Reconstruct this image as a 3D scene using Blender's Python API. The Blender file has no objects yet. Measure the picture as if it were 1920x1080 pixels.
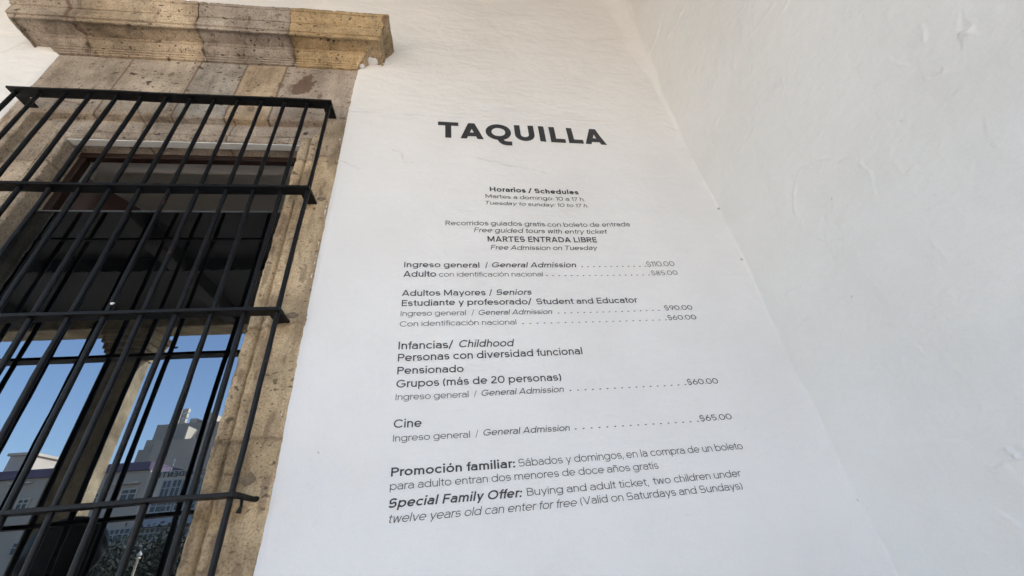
import bpy, bmesh, math, random
import numpy as np
from mathutils import Vector, Matrix
random.seed(7)
C = bpy.context.scene
COL = C.collection

# ------------------------------------------------------------------ camera
D = 1.30            # metres from the camera to the lettered wall
EZ = 1.55           # eye height above the portico floor
F_PX = 750.59       # focal length in pixels of the 1920 px wide photograph
RV = np.array([-5.62843065e-01, -1.28139804e-01, -5.81495408e-02])
def rodrigues(r):
    a = np.linalg.norm(r); k = r / a
    K = np.array([[0, -k[2], k[1]], [k[2], 0, -k[0]], [-k[1], k[0], 0]])
    return np.eye(3) + math.sin(a) * K + (1 - math.cos(a)) * K @ K
R = rodrigues(RV) @ np.array([[1, 0, 0], [0, 0, -1], [0, 1, 0.]])
cam = bpy.data.cameras.new('camera')
cam.sensor_width = 36; cam.lens = F_PX / 1920 * 36
cam.clip_start = 0.02; cam.clip_end = 2000
camo = bpy.data.objects.new('camera', cam); COL.objects.link(camo)
M3 = Matrix([list(R[0]), list(-R[1]), list(-R[2])]).transposed()
camo.matrix_world = Matrix.Translation((0, -D, EZ)) @ M3.to_4x4()
C.camera = camo
def ray(px, py):
    d = R.T @ np.array([(px - 960) / F_PX, (py - 540) / F_PX, 1.0])
    return d / d[1]
def wpt(px, py):            # photograph pixel -> (x, z) on the lettered wall
    d = ray(px, py); return d[0] * D, d[2] * D + EZ
def spt(px, py, X=0.955 * 1.30):  # photograph pixel -> (y, z) on the side wall
    d = ray(px, py); t = X / d[0]; return -D + d[1] * t, EZ + d[2] * t

# ------------------------------------------------------------------ light
SUN_DIR = Vector((0.80, -0.36, 0.62)).normalized()      # towards the sun
elev = math.asin(SUN_DIR.z); azim = math.atan2(SUN_DIR.x, SUN_DIR.y)
w = bpy.data.worlds.new("World"); C.world = w; w.use_nodes = True
nt = w.node_tree
sky = nt.nodes.new('ShaderNodeTexSky'); sky.sky_type = 'NISHITA'; sky.sun_disc = False
sky.sun_elevation = elev; sky.sun_rotation = azim
sky.air_density = 1.0; sky.dust_density = 1.5; sky.ozone_density = 1.0
bg = nt.nodes['Background']; bg.inputs[1].default_value = 0.15
nt.links.new(sky.outputs[0], bg.inputs[0])
sl = bpy.data.lights.new('sun', 'SUN'); sl.energy = 4.0; sl.angle = math.radians(0.5); sl.color = (1, 0.95, 0.87)
so = bpy.data.objects.new('sun', sl); COL.objects.link(so)
so.rotation_euler = (-SUN_DIR).to_track_quat('-Z', 'Y').to_euler(); so.location = (6, -10, 14)
C.view_settings.view_transform = 'Standard'; C.view_settings.look = 'None'; C.view_settings.gamma = 1
C.view_settings.exposure = 2.74
C.cycles.max_bounces = 10; C.cycles.diffuse_bounces = 6; C.cycles.glossy_bounces = 5; C.cycles.transparent_max_bounces = 8
C.cycles.sample_clamp_indirect = 8

# ------------------------------------------------------------------ helpers
def tag(o, label=None, cat=None, group=None, kind=None):
    if label: o['label'] = label
    if cat: o['category'] = cat
    if group: o['group'] = group
    if kind: o['kind'] = kind
    return o
def empty(name, loc, label, cat, group=None):
    o = bpy.data.objects.new(name, None); COL.objects.link(o); o.location = loc
    o.empty_display_size = 0.1
    return tag(o, label, cat, group)
def setpar(o, p):
    if p is not None:
        o.parent = p
        # meshes keep world coordinates; only the Empty of a thing carries a location
        if p.type == 'EMPTY': o.matrix_parent_inverse = Matrix.Translation(p.location).inverted()
def mesh_np(name, verts, faces, mat, parent=None, smooth=True, attr=None):
    """verts (n,3) array, faces (m,4) or (m,3) int array or a list of lists"""
    me = bpy.data.meshes.new(name)
    if isinstance(faces, np.ndarray):
        v = np.ascontiguousarray(verts, dtype=np.float32); f = np.ascontiguousarray(faces, dtype=np.int32)
        m, k = f.shape
        me.vertices.add(len(v)); me.vertices.foreach_set('co', v.ravel())
        me.loops.add(m * k); me.loops.foreach_set('vertex_index', f.ravel())
        me.polygons.add(m); me.polygons.foreach_set('loop_start', np.arange(m, dtype=np.int32) * k)
        me.update(calc_edges=True)
    else:
        me.from_pydata([tuple(map(float, q)) for q in verts], [], faces); me.update()
    if smooth: me.polygons.foreach_set('use_smooth', [True] * len(me.polygons))
    if attr is not None:
        for an, arr in attr.items():
            a = me.attributes.new(an, 'FLOAT_COLOR', 'POINT'); a.data.foreach_set('color', np.asarray(arr, np.float32).ravel())
    me.validate()
    o = bpy.data.objects.new(name, me); COL.objects.link(o)
    if mat: me.materials.append(mat)
    setpar(o, parent)
    return o
class MB:
    def __init__(s): s.v = []; s.f = []
    def box(s, x0, x1, y0, y1, z0, z1):
        b = len(s.v)
        s.v += [(x, y, z) for z in (z0, z1) for y in (y0, y1) for x in (x0, x1)]
        s.f += [[b + i for i in q] for q in ((0, 2, 3, 1), (4, 5, 7, 6), (0, 1, 5, 4), (2, 6, 7, 3), (0, 4, 6, 2), (1, 3, 7, 5))]
        return s
    def tube(s, pts, rad, n=10, cap=True):
        pts = [Vector(p) for p in pts]; rings = []
        if not hasattr(rad, '__len__'): rad = [rad] * len(pts)
        for i, p in enumerate(pts):
            t = (pts[min(i + 1, len(pts) - 1)] - pts[max(i - 1, 0)]).normalized()
            a = t.orthogonal().normalized() if i == 0 else (a - t * a.dot(t)).normalized()
            c = t.cross(a); b = len(s.v)
            s.v += [tuple(p + (a * math.cos(2 * math.pi * k / n) + c * math.sin(2 * math.pi * k / n)) * rad[i]) for k in range(n)]
            rings.append(b)
        for r0, r1 in zip(rings, rings[1:]):
            s.f += [[r0 + k, r0 + (k + 1) % n, r1 + (k + 1) % n, r1 + k] for k in range(n)]
        if cap: s.f += [[rings[0] + k for k in reversed(range(n))], [rings[-1] + k for k in range(n)]]
        return s
    def lathe(s, prof, c=(0, 0, 0), n=20):
        b = len(s.v)
        for r, z in prof:
            s.v += [(c[0] + r * math.cos(2 * math.pi * k / n), c[1] + r * math.sin(2 * math.pi * k / n), c[2] + z) for k in range(n)]
        for i in range(len(prof) - 1):
            s.f += [[b + i * n + k, b + i * n + (k + 1) % n, b + (i + 1) * n + (k + 1) % n, b + (i + 1) * n + k] for k in range(n)]
        return s
    def prism(s, poly, y0, y1):       # outline in x,z extruded along y
        b = len(s.v); n = len(poly)
        s.v += [(x, y0, z) for x, z in poly] + [(x, y1, z) for x, z in poly]
        s.f += [[b + i for i in range(n)], [b + n + i for i in reversed(range(n))]]
        s.f += [[b + (i + 1) % n, b + i, b + n + i, b + n + (i + 1) % n] for i in range(n)]
        return s
    def build(s, name, mat, parent=None, smooth=False, bevel=0):
        o = mesh_np(name, s.v, s.f, mat, parent, smooth)
        if bevel:
            m = o.modifiers.new('bevel', 'BEVEL'); m.width = bevel; m.segments = 2; m.limit_method = 'ANGLE'
        return o
# value noise on numpy arrays
_rng = np.random.RandomState(3)
_TAB = _rng.rand(512, 512).astype(np.float64)
def vn(x, y, seed=0):
    x = np.asarray(x, float) + seed * 17.31; y = np.asarray(y, float) + seed * 9.77
    xi = np.floor(x).astype(int); yi = np.floor(y).astype(int)
    fx = x - xi; fy = y - yi
    fx = fx ** 3 * (fx * (fx * 6 - 15) + 10); fy = fy ** 3 * (fy * (fy * 6 - 15) + 10)
    T = lambda a, b: _TAB[a % 512, b % 512]
    return ((T(xi, yi) * (1 - fx) + T(xi + 1, yi) * fx) * (1 - fy) + (T(xi, yi + 1) * (1 - fx) + T(xi + 1, yi + 1) * fx) * fy) * 2 - 1
def fbm(x, y, o=4, seed=0, g=0.5):
    s = 0; a = 1
    for i in range(o):
        s = s + a * vn(x * 2 ** i, y * 2 ** i, seed + i * 3); a *= g
    return s
def sstep(a, b, x):
    t = np.clip((np.asarray(x, float) - a) / (b - a), 0, 1); return t * t * (3 - 2 * t)
def grid_faces(nu, nv, flip=False):
    i = np.arange(nu * nv).reshape(nu, nv)
    f = np.stack([i[:-1, :-1], i[1:, :-1], i[1:, 1:], i[:-1, 1:]], -1).reshape(-1, 4)
    return f[:, ::-1] if flip else f
def polyline_dist(x, y, pts):
    """distance and signed side to a polyline, and fade towards its ends"""
    best = np.full(x.shape, 9e9); sg = np.zeros(x.shape); along = np.zeros(x.shape)
    P = np.array(pts, float); seg = np.hypot(*(P[1:] - P[:-1]).T); tot = seg.sum(); acc = 0
    for a, b, L in zip(P[:-1], P[1:], seg):
        d = (b - a) / L; u = (x - a[0]) * d[0] + (y - a[1]) * d[1]; uc = np.clip(u, 0, L)
        px = x - a[0] - uc * d[0]; py = y - a[1] - uc * d[1]; r = np.hypot(px, py)
        m = r < best
        best = np.where(m, r, best); sg = np.where(m, np.sign(d[0] * (y - a[1]) - d[1] * (x - a[0])), sg)
        along = np.where(m, (acc + uc) / tot, along); acc += L
    return best, sg, along

# ------------------------------------------------------------------ materials
def newmat(name):
    m = bpy.data.materials.new(name); m.use_nodes = True
    return m, m.node_tree, m.node_tree.nodes['Principled BSDF']
def N(t, typ, **kw):
    n = t.nodes.new(typ)
    for k, v in kw.items():
        if k in n.inputs: n.inputs[k].default_value = v
        else: setattr(n, k, v)
    return n
def ramp(t, src, stops):
    r = t.nodes.new('ShaderNodeValToRGB'); t.links.new(src, r.inputs[0])
    e = r.color_ramp.elements
    e[0].position, e[0].color = stops[0][0], (*stops[0][1], 1); e[1].position, e[1].color = stops[-1][0], (*stops[-1][1], 1)
    for p, c in stops[1:-1]:
        q = e.new(p); q.color = (*c, 1)
    return r
def mixc(t, a, b, fac, mode='MIX'):
    m = t.nodes.new('ShaderNodeMix'); m.data_type = 'RGBA'; m.blend_type = mode
    for s, v in ((m.inputs[0], fac), (m.inputs[6], a), (m.inputs[7], b)):
        if hasattr(v, 'links') or hasattr(v, 'is_linked'): t.links.new(v, s)
        elif isinstance(v, (int, float)): s.default_value = v
        else: s.default_value = (*v, 1)
    return m.outputs[2]
def simple(name, col, rough=0.6, metal=0.0, noise=0.12, scale=8.0, bump=0.0, bscale=60.0):
    m, t, b = newmat(name)
    tc = N(t, 'ShaderNodeTexCoord'); n = N(t, 'ShaderNodeTexNoise', Scale=scale, Detail=6.0)
    t.links.new(tc.outputs['Object'], n.inputs['Vector'])
    lo = tuple(c * (1 - noise) for c in col); hi = tuple(min(1, c * (1 + noise)) for c in col)
    r = ramp(t, n.outputs[0], [(0.3, lo), (0.7, hi)])
    t.links.new(r.outputs[0], b.inputs['Base Color'])
    b.inputs['Roughness'].default_value = rough; b.inputs['Metallic'].default_value = metal
    if bump:
        n2 = N(t, 'ShaderNodeTexNoise', Scale=bscale, Detail=5.0); t.links.new(tc.outputs['Object'], n2.inputs['Vector'])
        bp = N(t, 'ShaderNodeBump', Strength=bump, Distance=0.003); t.links.new(n2.outputs[0], bp.inputs['Height'])
        t.links.new(bp.outputs[0], b.inputs['Normal'])
    return m
def plaster_mat():
    m, t, b = newmat('white_limewashed_plaster')
    tc = N(t, 'ShaderNodeTexCoord'); o = tc.outputs['Object']
    n1 = N(t, 'ShaderNodeTexNoise', Scale=1.6, Detail=5.0, Roughness=0.6); t.links.new(o, n1.inputs['Vector'])
    r1 = ramp(t, n1.outputs[0], [(0.3, (0.745, 0.733, 0.717)), (0.55, (0.80, 0.79, 0.777)), (0.75, (0.825, 0.816, 0.803))])
    n2 = N(t, 'ShaderNodeTexNoise', Scale=190.0, Detail=2.0); t.links.new(o, n2.inputs['Vector'])
    r2 = ramp(t, n2.outputs[0], [(0.30, (0.97, 0.97, 0.97)), (0.5, (1, 1, 1))])
    c = mixc(t, r1.outputs[0], r2.outputs[0], 1.0, 'MULTIPLY')
    at = N(t, 'ShaderNodeAttribute', attribute_name='mark')
    c = mixc(t, c, (0.16, 0.13, 0.11), at.outputs['Fac'])
    t.links.new(c, b.inputs['Base Color'])
    b.inputs['Roughness'].default_value = 0.62; b.inputs['Specular IOR Level'].default_value = 0.35
    mp = N(t, 'ShaderNodeMapping'); mp.inputs['Scale'].default_value = (1.0, 1.0, 0.16); t.links.new(o, mp.inputs['Vector'])
    nb = N(t, 'ShaderNodeTexNoise', Scale=70.0, Detail=4.0); t.links.new(mp.outputs[0], nb.inputs['Vector'])
    nc = N(t, 'ShaderNodeTexNoise', Scale=120.0, Detail=4.0); t.links.new(o, nc.inputs['Vector'])
    mp2 = N(t, 'ShaderNodeMapping'); mp2.inputs['Rotation'].default_value = (0.6, 0.5, 0.6); mp2.inputs['Scale'].default_value = (0.35, 1.0, 1.6); t.links.new(o, mp2.inputs['Vector'])
    nd = N(t, 'ShaderNodeTexNoise', Scale=16.0, Detail=7.0, Roughness=0.62, Distortion=0.7); t.links.new(mp2.outputs[0], nd.inputs['Vector'])
    bp0 = N(t, 'ShaderNodeBump', Strength=0.45, Distance=0.006); t.links.new(nd.outputs[0], bp0.inputs['Height'])
    ad = N(t, 'ShaderNodeMath', operation='ADD'); t.links.new(nb.outputs[0], ad.inputs[0]); t.links.new(nc.outputs[0], ad.inputs[1])
    bp = N(t, 'ShaderNodeBump', Strength=0.35, Distance=0.0018); t.links.new(ad.outputs[0], bp.inputs['Height'])
    t.links.new(bp0.outputs[0], bp.inputs['Normal'])
    t.links.new(bp.outputs[0], b.inputs['Normal'])
    return m
def stone_mat(name='carved_tuff_stone', tinted=True, base=(0.49, 0.43, 0.362)):
    m, t, b = newmat(name)
    tc = N(t, 'ShaderNodeTexCoord'); o = tc.outputs['Object']
    n1 = N(t, 'ShaderNodeTexNoise', Scale=5.0, Detail=7.0, Roughness=0.65); t.links.new(o, n1.inputs['Vector'])
    r1 = ramp(t, n1.outputs[0], [(0.30, tuple(k * 0.58 for k in base)), (0.5, tuple(k * 0.95 for k in base)), (0.70, tuple(min(1, k * 1.2) for k in base))])
    c = r1.outputs[0]
    if tinted:
        at = N(t, 'ShaderNodeAttribute', attribute_name='tint')
        c = mixc(t, c, at.outputs['Color'], 1.0, 'MULTIPLY')
    # fine grain
    n2 = N(t, 'ShaderNodeTexNoise', Scale=150.0, Detail=3.0); t.links.new(o, n2.inputs['Vector'])
    r2 = ramp(t, n2.outputs[0], [(0.32, (0.62, 0.60, 0.58)), (0.5, (1, 1, 1)), (0.72, (1.25, 1.22, 1.15))])
    c = mixc(t, c, r2.outputs[0], 0.8, 'MULTIPLY')
    # warped pits and inclusions of several sizes
    wn = N(t, 'ShaderNodeTexNoise', Scale=30.0, Detail=3.0); t.links.new(o, wn.inputs['Vector'])
    va = N(t, 'ShaderNodeVectorMath', operation='SCALE'); va.inputs['Scale'].default_value = 0.045; t.links.new(wn.outputs['Color'], va.inputs[0])
    vb = N(t, 'ShaderNodeVectorMath', operation='ADD'); t.links.new(o, vb.inputs[0]); t.links.new(va.outputs[0], vb.inputs[1])
    masks = []
    for sc, lo, hi, seedoff, dens in ((13.0, 0.13, 0.19, 0.0, 0.66), (30.0, 0.16, 0.25, 3.7, 0.58), (75.0, 0.20, 0.30, 8.1, 0.62)):
        mp = N(t, 'ShaderNodeMapping'); mp.inputs['Location'].default_value = (seedoff, seedoff, 0); mp.inputs['Scale'].default_value = (0.8, 1, 1.35)
        t.links.new(vb.outputs[0], mp.inputs['Vector'])
        v = N(t, 'ShaderNodeTexVoronoi', Scale=sc); t.links.new(mp.outputs[0], v.inputs['Vector'])
        rr = ramp(t, v.outputs['Distance'], [(lo, (1, 1, 1)), (hi, (0, 0, 0))])
        sep = N(t, 'ShaderNodeSeparateColor'); t.links.new(v.outputs['Color'], sep.inputs[0])
        gt = N(t, 'ShaderNodeMath', operation='GREATER_THAN'); gt.inputs[1].default_value = dens; t.links.new(sep.outputs[0], gt.inputs[0])
        mu = N(t, 'ShaderNodeMath', operation='MULTIPLY'); t.links.new(rr.outputs[0], mu.inputs[0]); t.links.new(gt.outputs[0], mu.inputs[1])
        masks.append(mu.outputs[0])
    mx = masks[0]
    for q in masks[1:]:
        a = N(t, 'ShaderNodeMath', operation='MAXIMUM'); t.links.new(mx, a.inputs[0]); t.links.new(q, a.inputs[1]); mx = a.outputs[0]
    nd = N(t, 'ShaderNodeTexNoise', Scale=3.4, Detail=3.0); t.links.new(o, nd.inputs['Vector'])
    rd_ = ramp(t, nd.outputs[0], [(0.36, (0.3, 0.3, 0.3)), (0.55, (1, 1, 1))])
    mq = N(t, 'ShaderNodeMath', operation='MULTIPLY'); t.links.new(mx, mq.inputs[0]); t.links.new(rd_.outputs[0], mq.inputs[1]); mx = mq.outputs[0]
    if tinted:                       # the alpha of the block tint says how pitted that stone is
        ma = N(t, 'ShaderNodeMath', operation='MULTIPLY'); t.links.new(mx, ma.inputs[0]); t.links.new(at.outputs['Alpha'], ma.inputs[1]); mx = ma.outputs[0]
    sc = N(t, 'ShaderNodeMath', operation='MULTIPLY'); sc.inputs[1].default_value = 0.92; t.links.new(mx, sc.inputs[0])
    c = mixc(t, c, (0.06, 0.044, 0.036), sc.outputs[0])
    # broad weathering stains
    n5 = N(t, 'ShaderNodeTexNoise', Scale=2.3, Detail=8.0, Roughness=0.7); t.links.new(o, n5.inputs['Vector'])
    r5 = ramp(t, n5.outputs[0], [(0.40, (1, 1, 1)), (0.64, (0.50, 0.475, 0.45))])
    c = mixc(t, c, r5.outputs[0], 0.85, 'MULTIPLY')
    # blotches of lichen-grey and rain streaks
    mp6 = N(t, 'ShaderNodeMapping'); mp6.inputs['Scale'].default_value = (1.0, 1.0, 0.22); t.links.new(o, mp6.inputs['Vector'])
    n6 = N(t, 'ShaderNodeTexNoise', Scale=16.0, Detail=7.0, Roughness=0.75); t.links.new(mp6.outputs[0], n6.inputs['Vector'])
    r6 = ramp(t, n6.outputs[0], [(0.50, (1, 1, 1)), (0.70, (0.46, 0.44, 0.43))])
    c = mixc(t, c, r6.outputs[0], 0.75, 'MULTIPLY')
    if tinted:
        a2 = N(t, 'ShaderNodeAttribute', attribute_name='mark')
        c = mixc(t, c, (0.13, 0.082, 0.058), a2.outputs['Fac'])
    t.links.new(c, b.inputs['Base Color'])
    b.inputs['Roughness'].default_value = 0.9; b.inputs['Specular IOR Level'].default_value = 0.2
    nb = N(t, 'ShaderNodeTexNoise', Scale=110.0, Detail=6.0, Roughness=0.7); t.links.new(o, nb.inputs['Vector'])
    sb = N(t, 'ShaderNodeMath', operation='SUBTRACT'); t.links.new(nb.outputs[0], sb.inputs[0]); t.links.new(mx, sb.inputs[1])
    bp = N(t, 'ShaderNodeBump', Strength=0.7, Distance=0.003); t.links.new(sb.outputs[0], bp.inputs['Height'])
    t.links.new(bp.outputs[0], b.inputs['Normal'])
    return m
M_PLASTER = plaster_mat()
M_STONE = stone_mat()
M_PIER = stone_mat('portico_pier_stone', False, (0.40, 0.32, 0.215))
M_IRON = simple('black_painted_iron', (0.0055, 0.006, 0.0075), 0.45, 0.0, 0.3, 30, 0.6, 90)
M_IRON.node_tree.nodes['Principled BSDF'].inputs['Specular IOR Level'].default_value = 0.22
def worn_iron(m):
    t = m.node_tree; b = t.nodes['Principled BSDF']; src = b.inputs['Base Color'].links[0].from_socket
    tc = N(t, 'ShaderNodeTexCoord')
    n = N(t, 'ShaderNodeTexNoise', Scale=38.0, Detail=6.0, Roughness=0.7); t.links.new(tc.outputs['Object'], n.inputs['Vector'])
    r = ramp(t, n.outputs[0], [(0.60, (0, 0, 0)), (0.72, (0.6, 0.6, 0.6))]); c = mixc(t, src, (0.045, 0.042, 0.042), r.outputs[0])
    n2 = N(t, 'ShaderNodeTexNoise', Scale=21.0, Detail=5.0); t.links.new(tc.outputs['Object'], n2.inputs['Vector'])
    r2 = ramp(t, n2.outputs[0], [(0.68, (0, 0, 0)), (0.74, (0.8, 0.8, 0.8))]); c = mixc(t, c, (0.07, 0.03, 0.015), r2.outputs[0])
    t.links.new(c, b.inputs['Base Color'])
worn_iron(M_IRON)
M_INK = simple('charcoal_vinyl_lettering', (0.036, 0.036, 0.039), 0.55, 0, 0.1, 40)
M_WOOD = simple('red_brown_varnished_wood', (0.020, 0.007, 0.004), 0.5, 0, 0.35, 14, 0.2, 40)
M_DARKWOOD = simple('dark_ceiling_timber', (0.026, 0.023, 0.022), 0.8, 0, 0.3, 5)
M_ROOM = simple('grey_interior_plaster', (0.60, 0.585, 0.56), 0.9, 0, 0.05, 3)
M_WHITEP = simple('white_gloss_paint', (0.72, 0.73, 0.72), 0.4, 0, 0.06, 20)
M_MORTAR = simple('brown_grey_mortar', (0.20, 0.15, 0.10), 0.95, 0, 0.3, 60, 0.8, 90)
def glass_mat():
    m, t, b = newmat('dark_reflective_window_glass')
    out = t.nodes['Material Output']
    gl = N(t, 'ShaderNodeBsdfGlossy', Roughness=0.0); gl.inputs['Color'].default_value = (0.74, 0.86, 1.0, 1)
    tr = N(t, 'ShaderNodeBsdfTransparent'); tr.inputs['Color'].default_value = (0.035, 0.038, 0.045, 1)
    fr = N(t, 'ShaderNodeFresnel', IOR=1.5)
    mr = N(t, 'ShaderNodeMapRange'); mr.inputs['From Min'].default_value = 0.04; mr.inputs['From Max'].default_value = 1.0
    mr.inputs['To Min'].default_value = 0.145; mr.inputs['To Max'].default_value = 1.0
    t.links.new(fr.outputs[0], mr.inputs['Value'])
    tc = N(t, 'ShaderNodeTexCoord'); n = N(t, 'ShaderNodeTexNoise', Scale=1.2, Detail=2.0); t.links.new(tc.outputs['Object'], n.inputs['Vector'])
    bp = N(t, 'ShaderNodeBump', Strength=0.04, Distance=0.002); t.links.new(n.outputs[0], bp.inputs['Height']); t.links.new(bp.outputs[0], gl.inputs['Normal'])
    # a thin film of dust
    df = N(t, 'ShaderNodeBsdfDiffuse'); df.inputs['Color'].default_value = (0.25, 0.26, 0.28, 1)
    n2 = N(t, 'ShaderNodeTexNoise', Scale=5.0, Detail=6.0, Distortion=1.0); t.links.new(tc.outputs['Object'], n2.inputs['Vector'])
    r2 = ramp(t, n2.outputs[0], [(0.45, (0.002, 0.002, 0.002)), (0.8, (0.014, 0.014, 0.014))])
    m1 = N(t, 'ShaderNodeMixShader'); t.links.new(mr.outputs[0], m1.inputs[0]); t.links.new(tr.outputs[0], m1.inputs[1]); t.links.new(gl.outputs[0], m1.inputs[2])
    m2 = N(t, 'ShaderNodeMixShader'); t.links.new(r2.outputs[0], m2.inputs[0]); t.links.new(m1.outputs[0], m2.inputs[1]); t.links.new(df.outputs[0], m2.inputs[2])
    t.links.new(m2.outputs[0], out.inputs['Surface'])
    return m
M_GLASS = glass_mat()

# ================================================================== GROUND, PORTICO
CZ = EZ + 3.02 * D        # ceiling height
XC = 0.955 * D            # the inner corner with the side wall
def tile_mat():
    m, t, b = newmat('portico_stone_paving')
    tc = N(t, 'ShaderNodeTexCoord'); br = N(t, 'ShaderNodeTexBrick', Scale=1.0)
    br.offset = 0.0; br.inputs['Color1'].default_value = (0.50, 0.40, 0.30, 1); br.inputs['Color2'].default_value = (0.44, 0.345, 0.26, 1)
    br.inputs['Mortar'].default_value = (0.2, 0.17, 0.14, 1); br.inputs['Mortar Size'].default_value = 0.008
    br.inputs['Brick Width'].default_value = 0.5; br.inputs['Row Height'].default_value = 0.5
    t.links.new(tc.outputs['Object'], br.inputs['Vector']); t.links.new(br.outputs[0], b.inputs['Base Color'])
    b.inputs['Roughness'].default_value = 0.6
    return m
M_TILE = tile_mat()
M_ASPH = simple('worn_asphalt', (0.055, 0.055, 0.057), 0.9, 0, 0.25, 3)
M_PAVE = simple('pale_plaza_paving', (0.42, 0.37, 0.30), 0.85, 0, 0.15, 1.5)
M_GRND = simple('dry_city_ground', (0.20, 0.18, 0.15), 0.95, 0, 0.2, 0.3)
yb = -4.14 * D            # inner face of the portico beam
ye = -4.435 * D           # outer face
o = MB().box(-400, 400, -400, 300, -0.6, -0.20).build('ground', M_GRND); tag(o, kind='structure')
o = MB().box(-14, 4, ye - 0.5, 0.3, -0.18, 0.0).build('floor', M_TILE); tag(o, kind='structure')
o = MB().box(-90, 90, -24, ye - 0.5, -0.196, -0.15).build('plaza', M_PAVE); tag(o, kind='structure')
o = MB().box(-90, 90, -35, -24.004, -0.196, -0.17).build('road', M_ASPH); tag(o, kind='structure')
m = MB()
for k in range(-20, 20): m.box(k * 4.0, k * 4.0 + 2, -29.6, -29.45, -0.172, -0.166)
tag(m.build('road_marking', M_WHITEP), kind='structure')
o = MB().box(-90, 90, -39, -35.004, -0.196, -0.04).build('pavement', M_PAVE); tag(o, kind='structure')
cb = MB().box(-14, 1.9, ye, 1.2 * D, CZ, CZ + 0.35)
tag(cb.build('ceiling', M_DARKWOOD), kind='structure')
for k in range(4):
    xk = -10.5 + k * 3.2
    m = MB().box(xk, xk + 0.20, yb + 0.002, -0.03, CZ - 0.22, CZ - 0.002)
    tag(m.build('ceiling_joist', M_DARKWOOD, None, False, 0.01), 'dark timber joist under the portico ceiling, seen mirrored in the window', 'joist', 'timber joists of the portico ceiling')
# scalloped timber board hanging under the ceiling
ys = -(4.05 - 1.16) * D
zb = EZ + 0.702 * 4.05 * D
poly = [(-11, CZ - 0.003)]; nsc = 62
for k in range(nsc + 1):
    x0 = -11 + k * 0.2; poly += [(x0 + 0.2 * (0.5 - 0.5 * math.cos(math.pi * j / 6)), zb + 0.045 * (1 - math.sin(math.pi * j / 6))) for j in range(6)]
poly.append((poly[-1][0], CZ - 0.003))
tag(MB().prism(poly, ys, ys - 0.05).build('scalloped_board', M_DARKWOOD), 'dark scalloped timber board hanging from the portico ceiling', 'board')
# beam and piers
zbm = EZ + 2.814 * D
tag(MB().box(-14, 1.9, ye, yb, zbm, CZ - 0.003).box(-14, 1.9, ye - 0.4, yb - 0.05, CZ - 0.003, CZ + 0.9).build('stone_beam', M_PIER, None, False, 0.02),
    'long stone beam carried by the portico piers, mirrored in the glass', 'beam')
py0 = -(5.4 - 1.16) * D; px0, px1 = -0.835 * 5.4 * D, -0.765 * 5.4 * D
def make_pier():
    g = empty('stone_pier', ((px0 + px1) / 2, py0 - 0.13, 0), 'square stone pier with flared capital mirrored left of centre in the window glass', 'pier', 'stone piers of the portico')
    zt = EZ + 0.452 * 5.4 * D
    MB().box(px0, px1, py0 - 0.31, py0, 0.30, zt).build('shaft', M_PIER, g, False, 0.012)
    MB().box(px0 - 0.06, px1 + 0.06, py0 - 0.37, py0 + 0.06, 0, 0.298).build('base', M_PIER, g, False, 0.02)
    c = MB(); hh = zbm - zt
    for a, b2, e in ((0.0, 0.16, 0.02), (0.16, 0.3, 0.045), (0.3, 0.52, 0.075), (0.52, 0.75, 0.11), (0.75, 0.99, 0.14)):
        c.box(px0 - e, px1 + e, py0 - 0.31 - e, py0 + e, zt + 0.002 + a * hh, zt + b2 * hh)
    c.build('capital', M_PIER, g, False, 0.012)
    return g
pier0 = make_pier()
for k, lab in ((-1, 'square stone pier next to the left of the mirrored one, further along the portico'), (1, 'square stone pier nearest the ticket wall corner, behind the viewer')):
    r = pier0.copy(); COL.objects.link(r); r.location.x += k * 3.9; r['label'] = lab
    for ch in pier0.children:
        c = ch.copy(); COL.objects.link(c); c.parent = r; c.matrix_parent_inverse = ch.matrix_parent_inverse

# ================================================================== PLASTER WALLS
XL, XR = -1.497 * D, -0.4055 * D         # outer edges of the stone surround
ZF = EZ + 1.80 * D                        # hidden behind the cornice
ZS = EZ - 1.02 * D                        # window sill
# feature lines: (kind, pixel polyline, amplitude m, width m)
feat_main = [
 ('step', [(655, 211), (700, 214), (780, 219), (903, 222)], 0.0022, 0.012),
 ('step', [(903, 222), (1040, 226), (1100, 229), (1180, 231), (1240, 234), (1262, 240), (1272, 249)], 0.0030, 0.013),
 ('ridge', [(1110, 80), (1150, 76), (1185, 74), (1190, 60)], 0.003, 0.012),
 ('ridge', [(1120, 108), (1170, 112), (1215, 126)], 0.002, 0.014),
 ('ridge', [(735, 282), (752, 288), (758, 306), (775, 304)], 0.0022, 0.007),
 ('ridge', [(895, 297), (940, 310), (985, 318), (1025, 327)], 0.0018, 0.010),
 ('ridge', [(622, 300), (650, 306), (680, 322)], 0.0018, 0.008),
 ('ridge', [(700, 10), (760, 30), (830, 36)], 0.002, 0.012),
 ('ridge', [(770, 78), (810, 82), (850, 96)], 0.0028, 0.012),
 ('ridge', [(820, 52), (850, 60), (900, 64)], 0.002, 0.010),
 ('ridge', [(742, 100), (790, 92), (850, 100)], 0.0025, 0.015),
 ('ridge', [(1090, 372), (1120, 380), (1135, 395)], 0.0016, 0.010),
 ('ridge', [(1355, 520), (1395, 516), (1432, 566)], 0.0024, 0.012),
 ('ridge', [(1375, 536), (1410, 560), (1440, 580)], 0.0022, 0.010),
 ('ridge', [(730, 545), (737, 552), (736, 575)], 0.0014, 0.006),
 ('ridge', [(5, 100), (40, 82), (80, 90)], 0.0022, 0.010),
 ('ridge', [(2, 60), (30, 62), (55, 70)], 0.0018, 0.010),
 ('ridge', [(20, 120), (38, 112), (30, 135)], 0.0022, 0.007),
]
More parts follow.
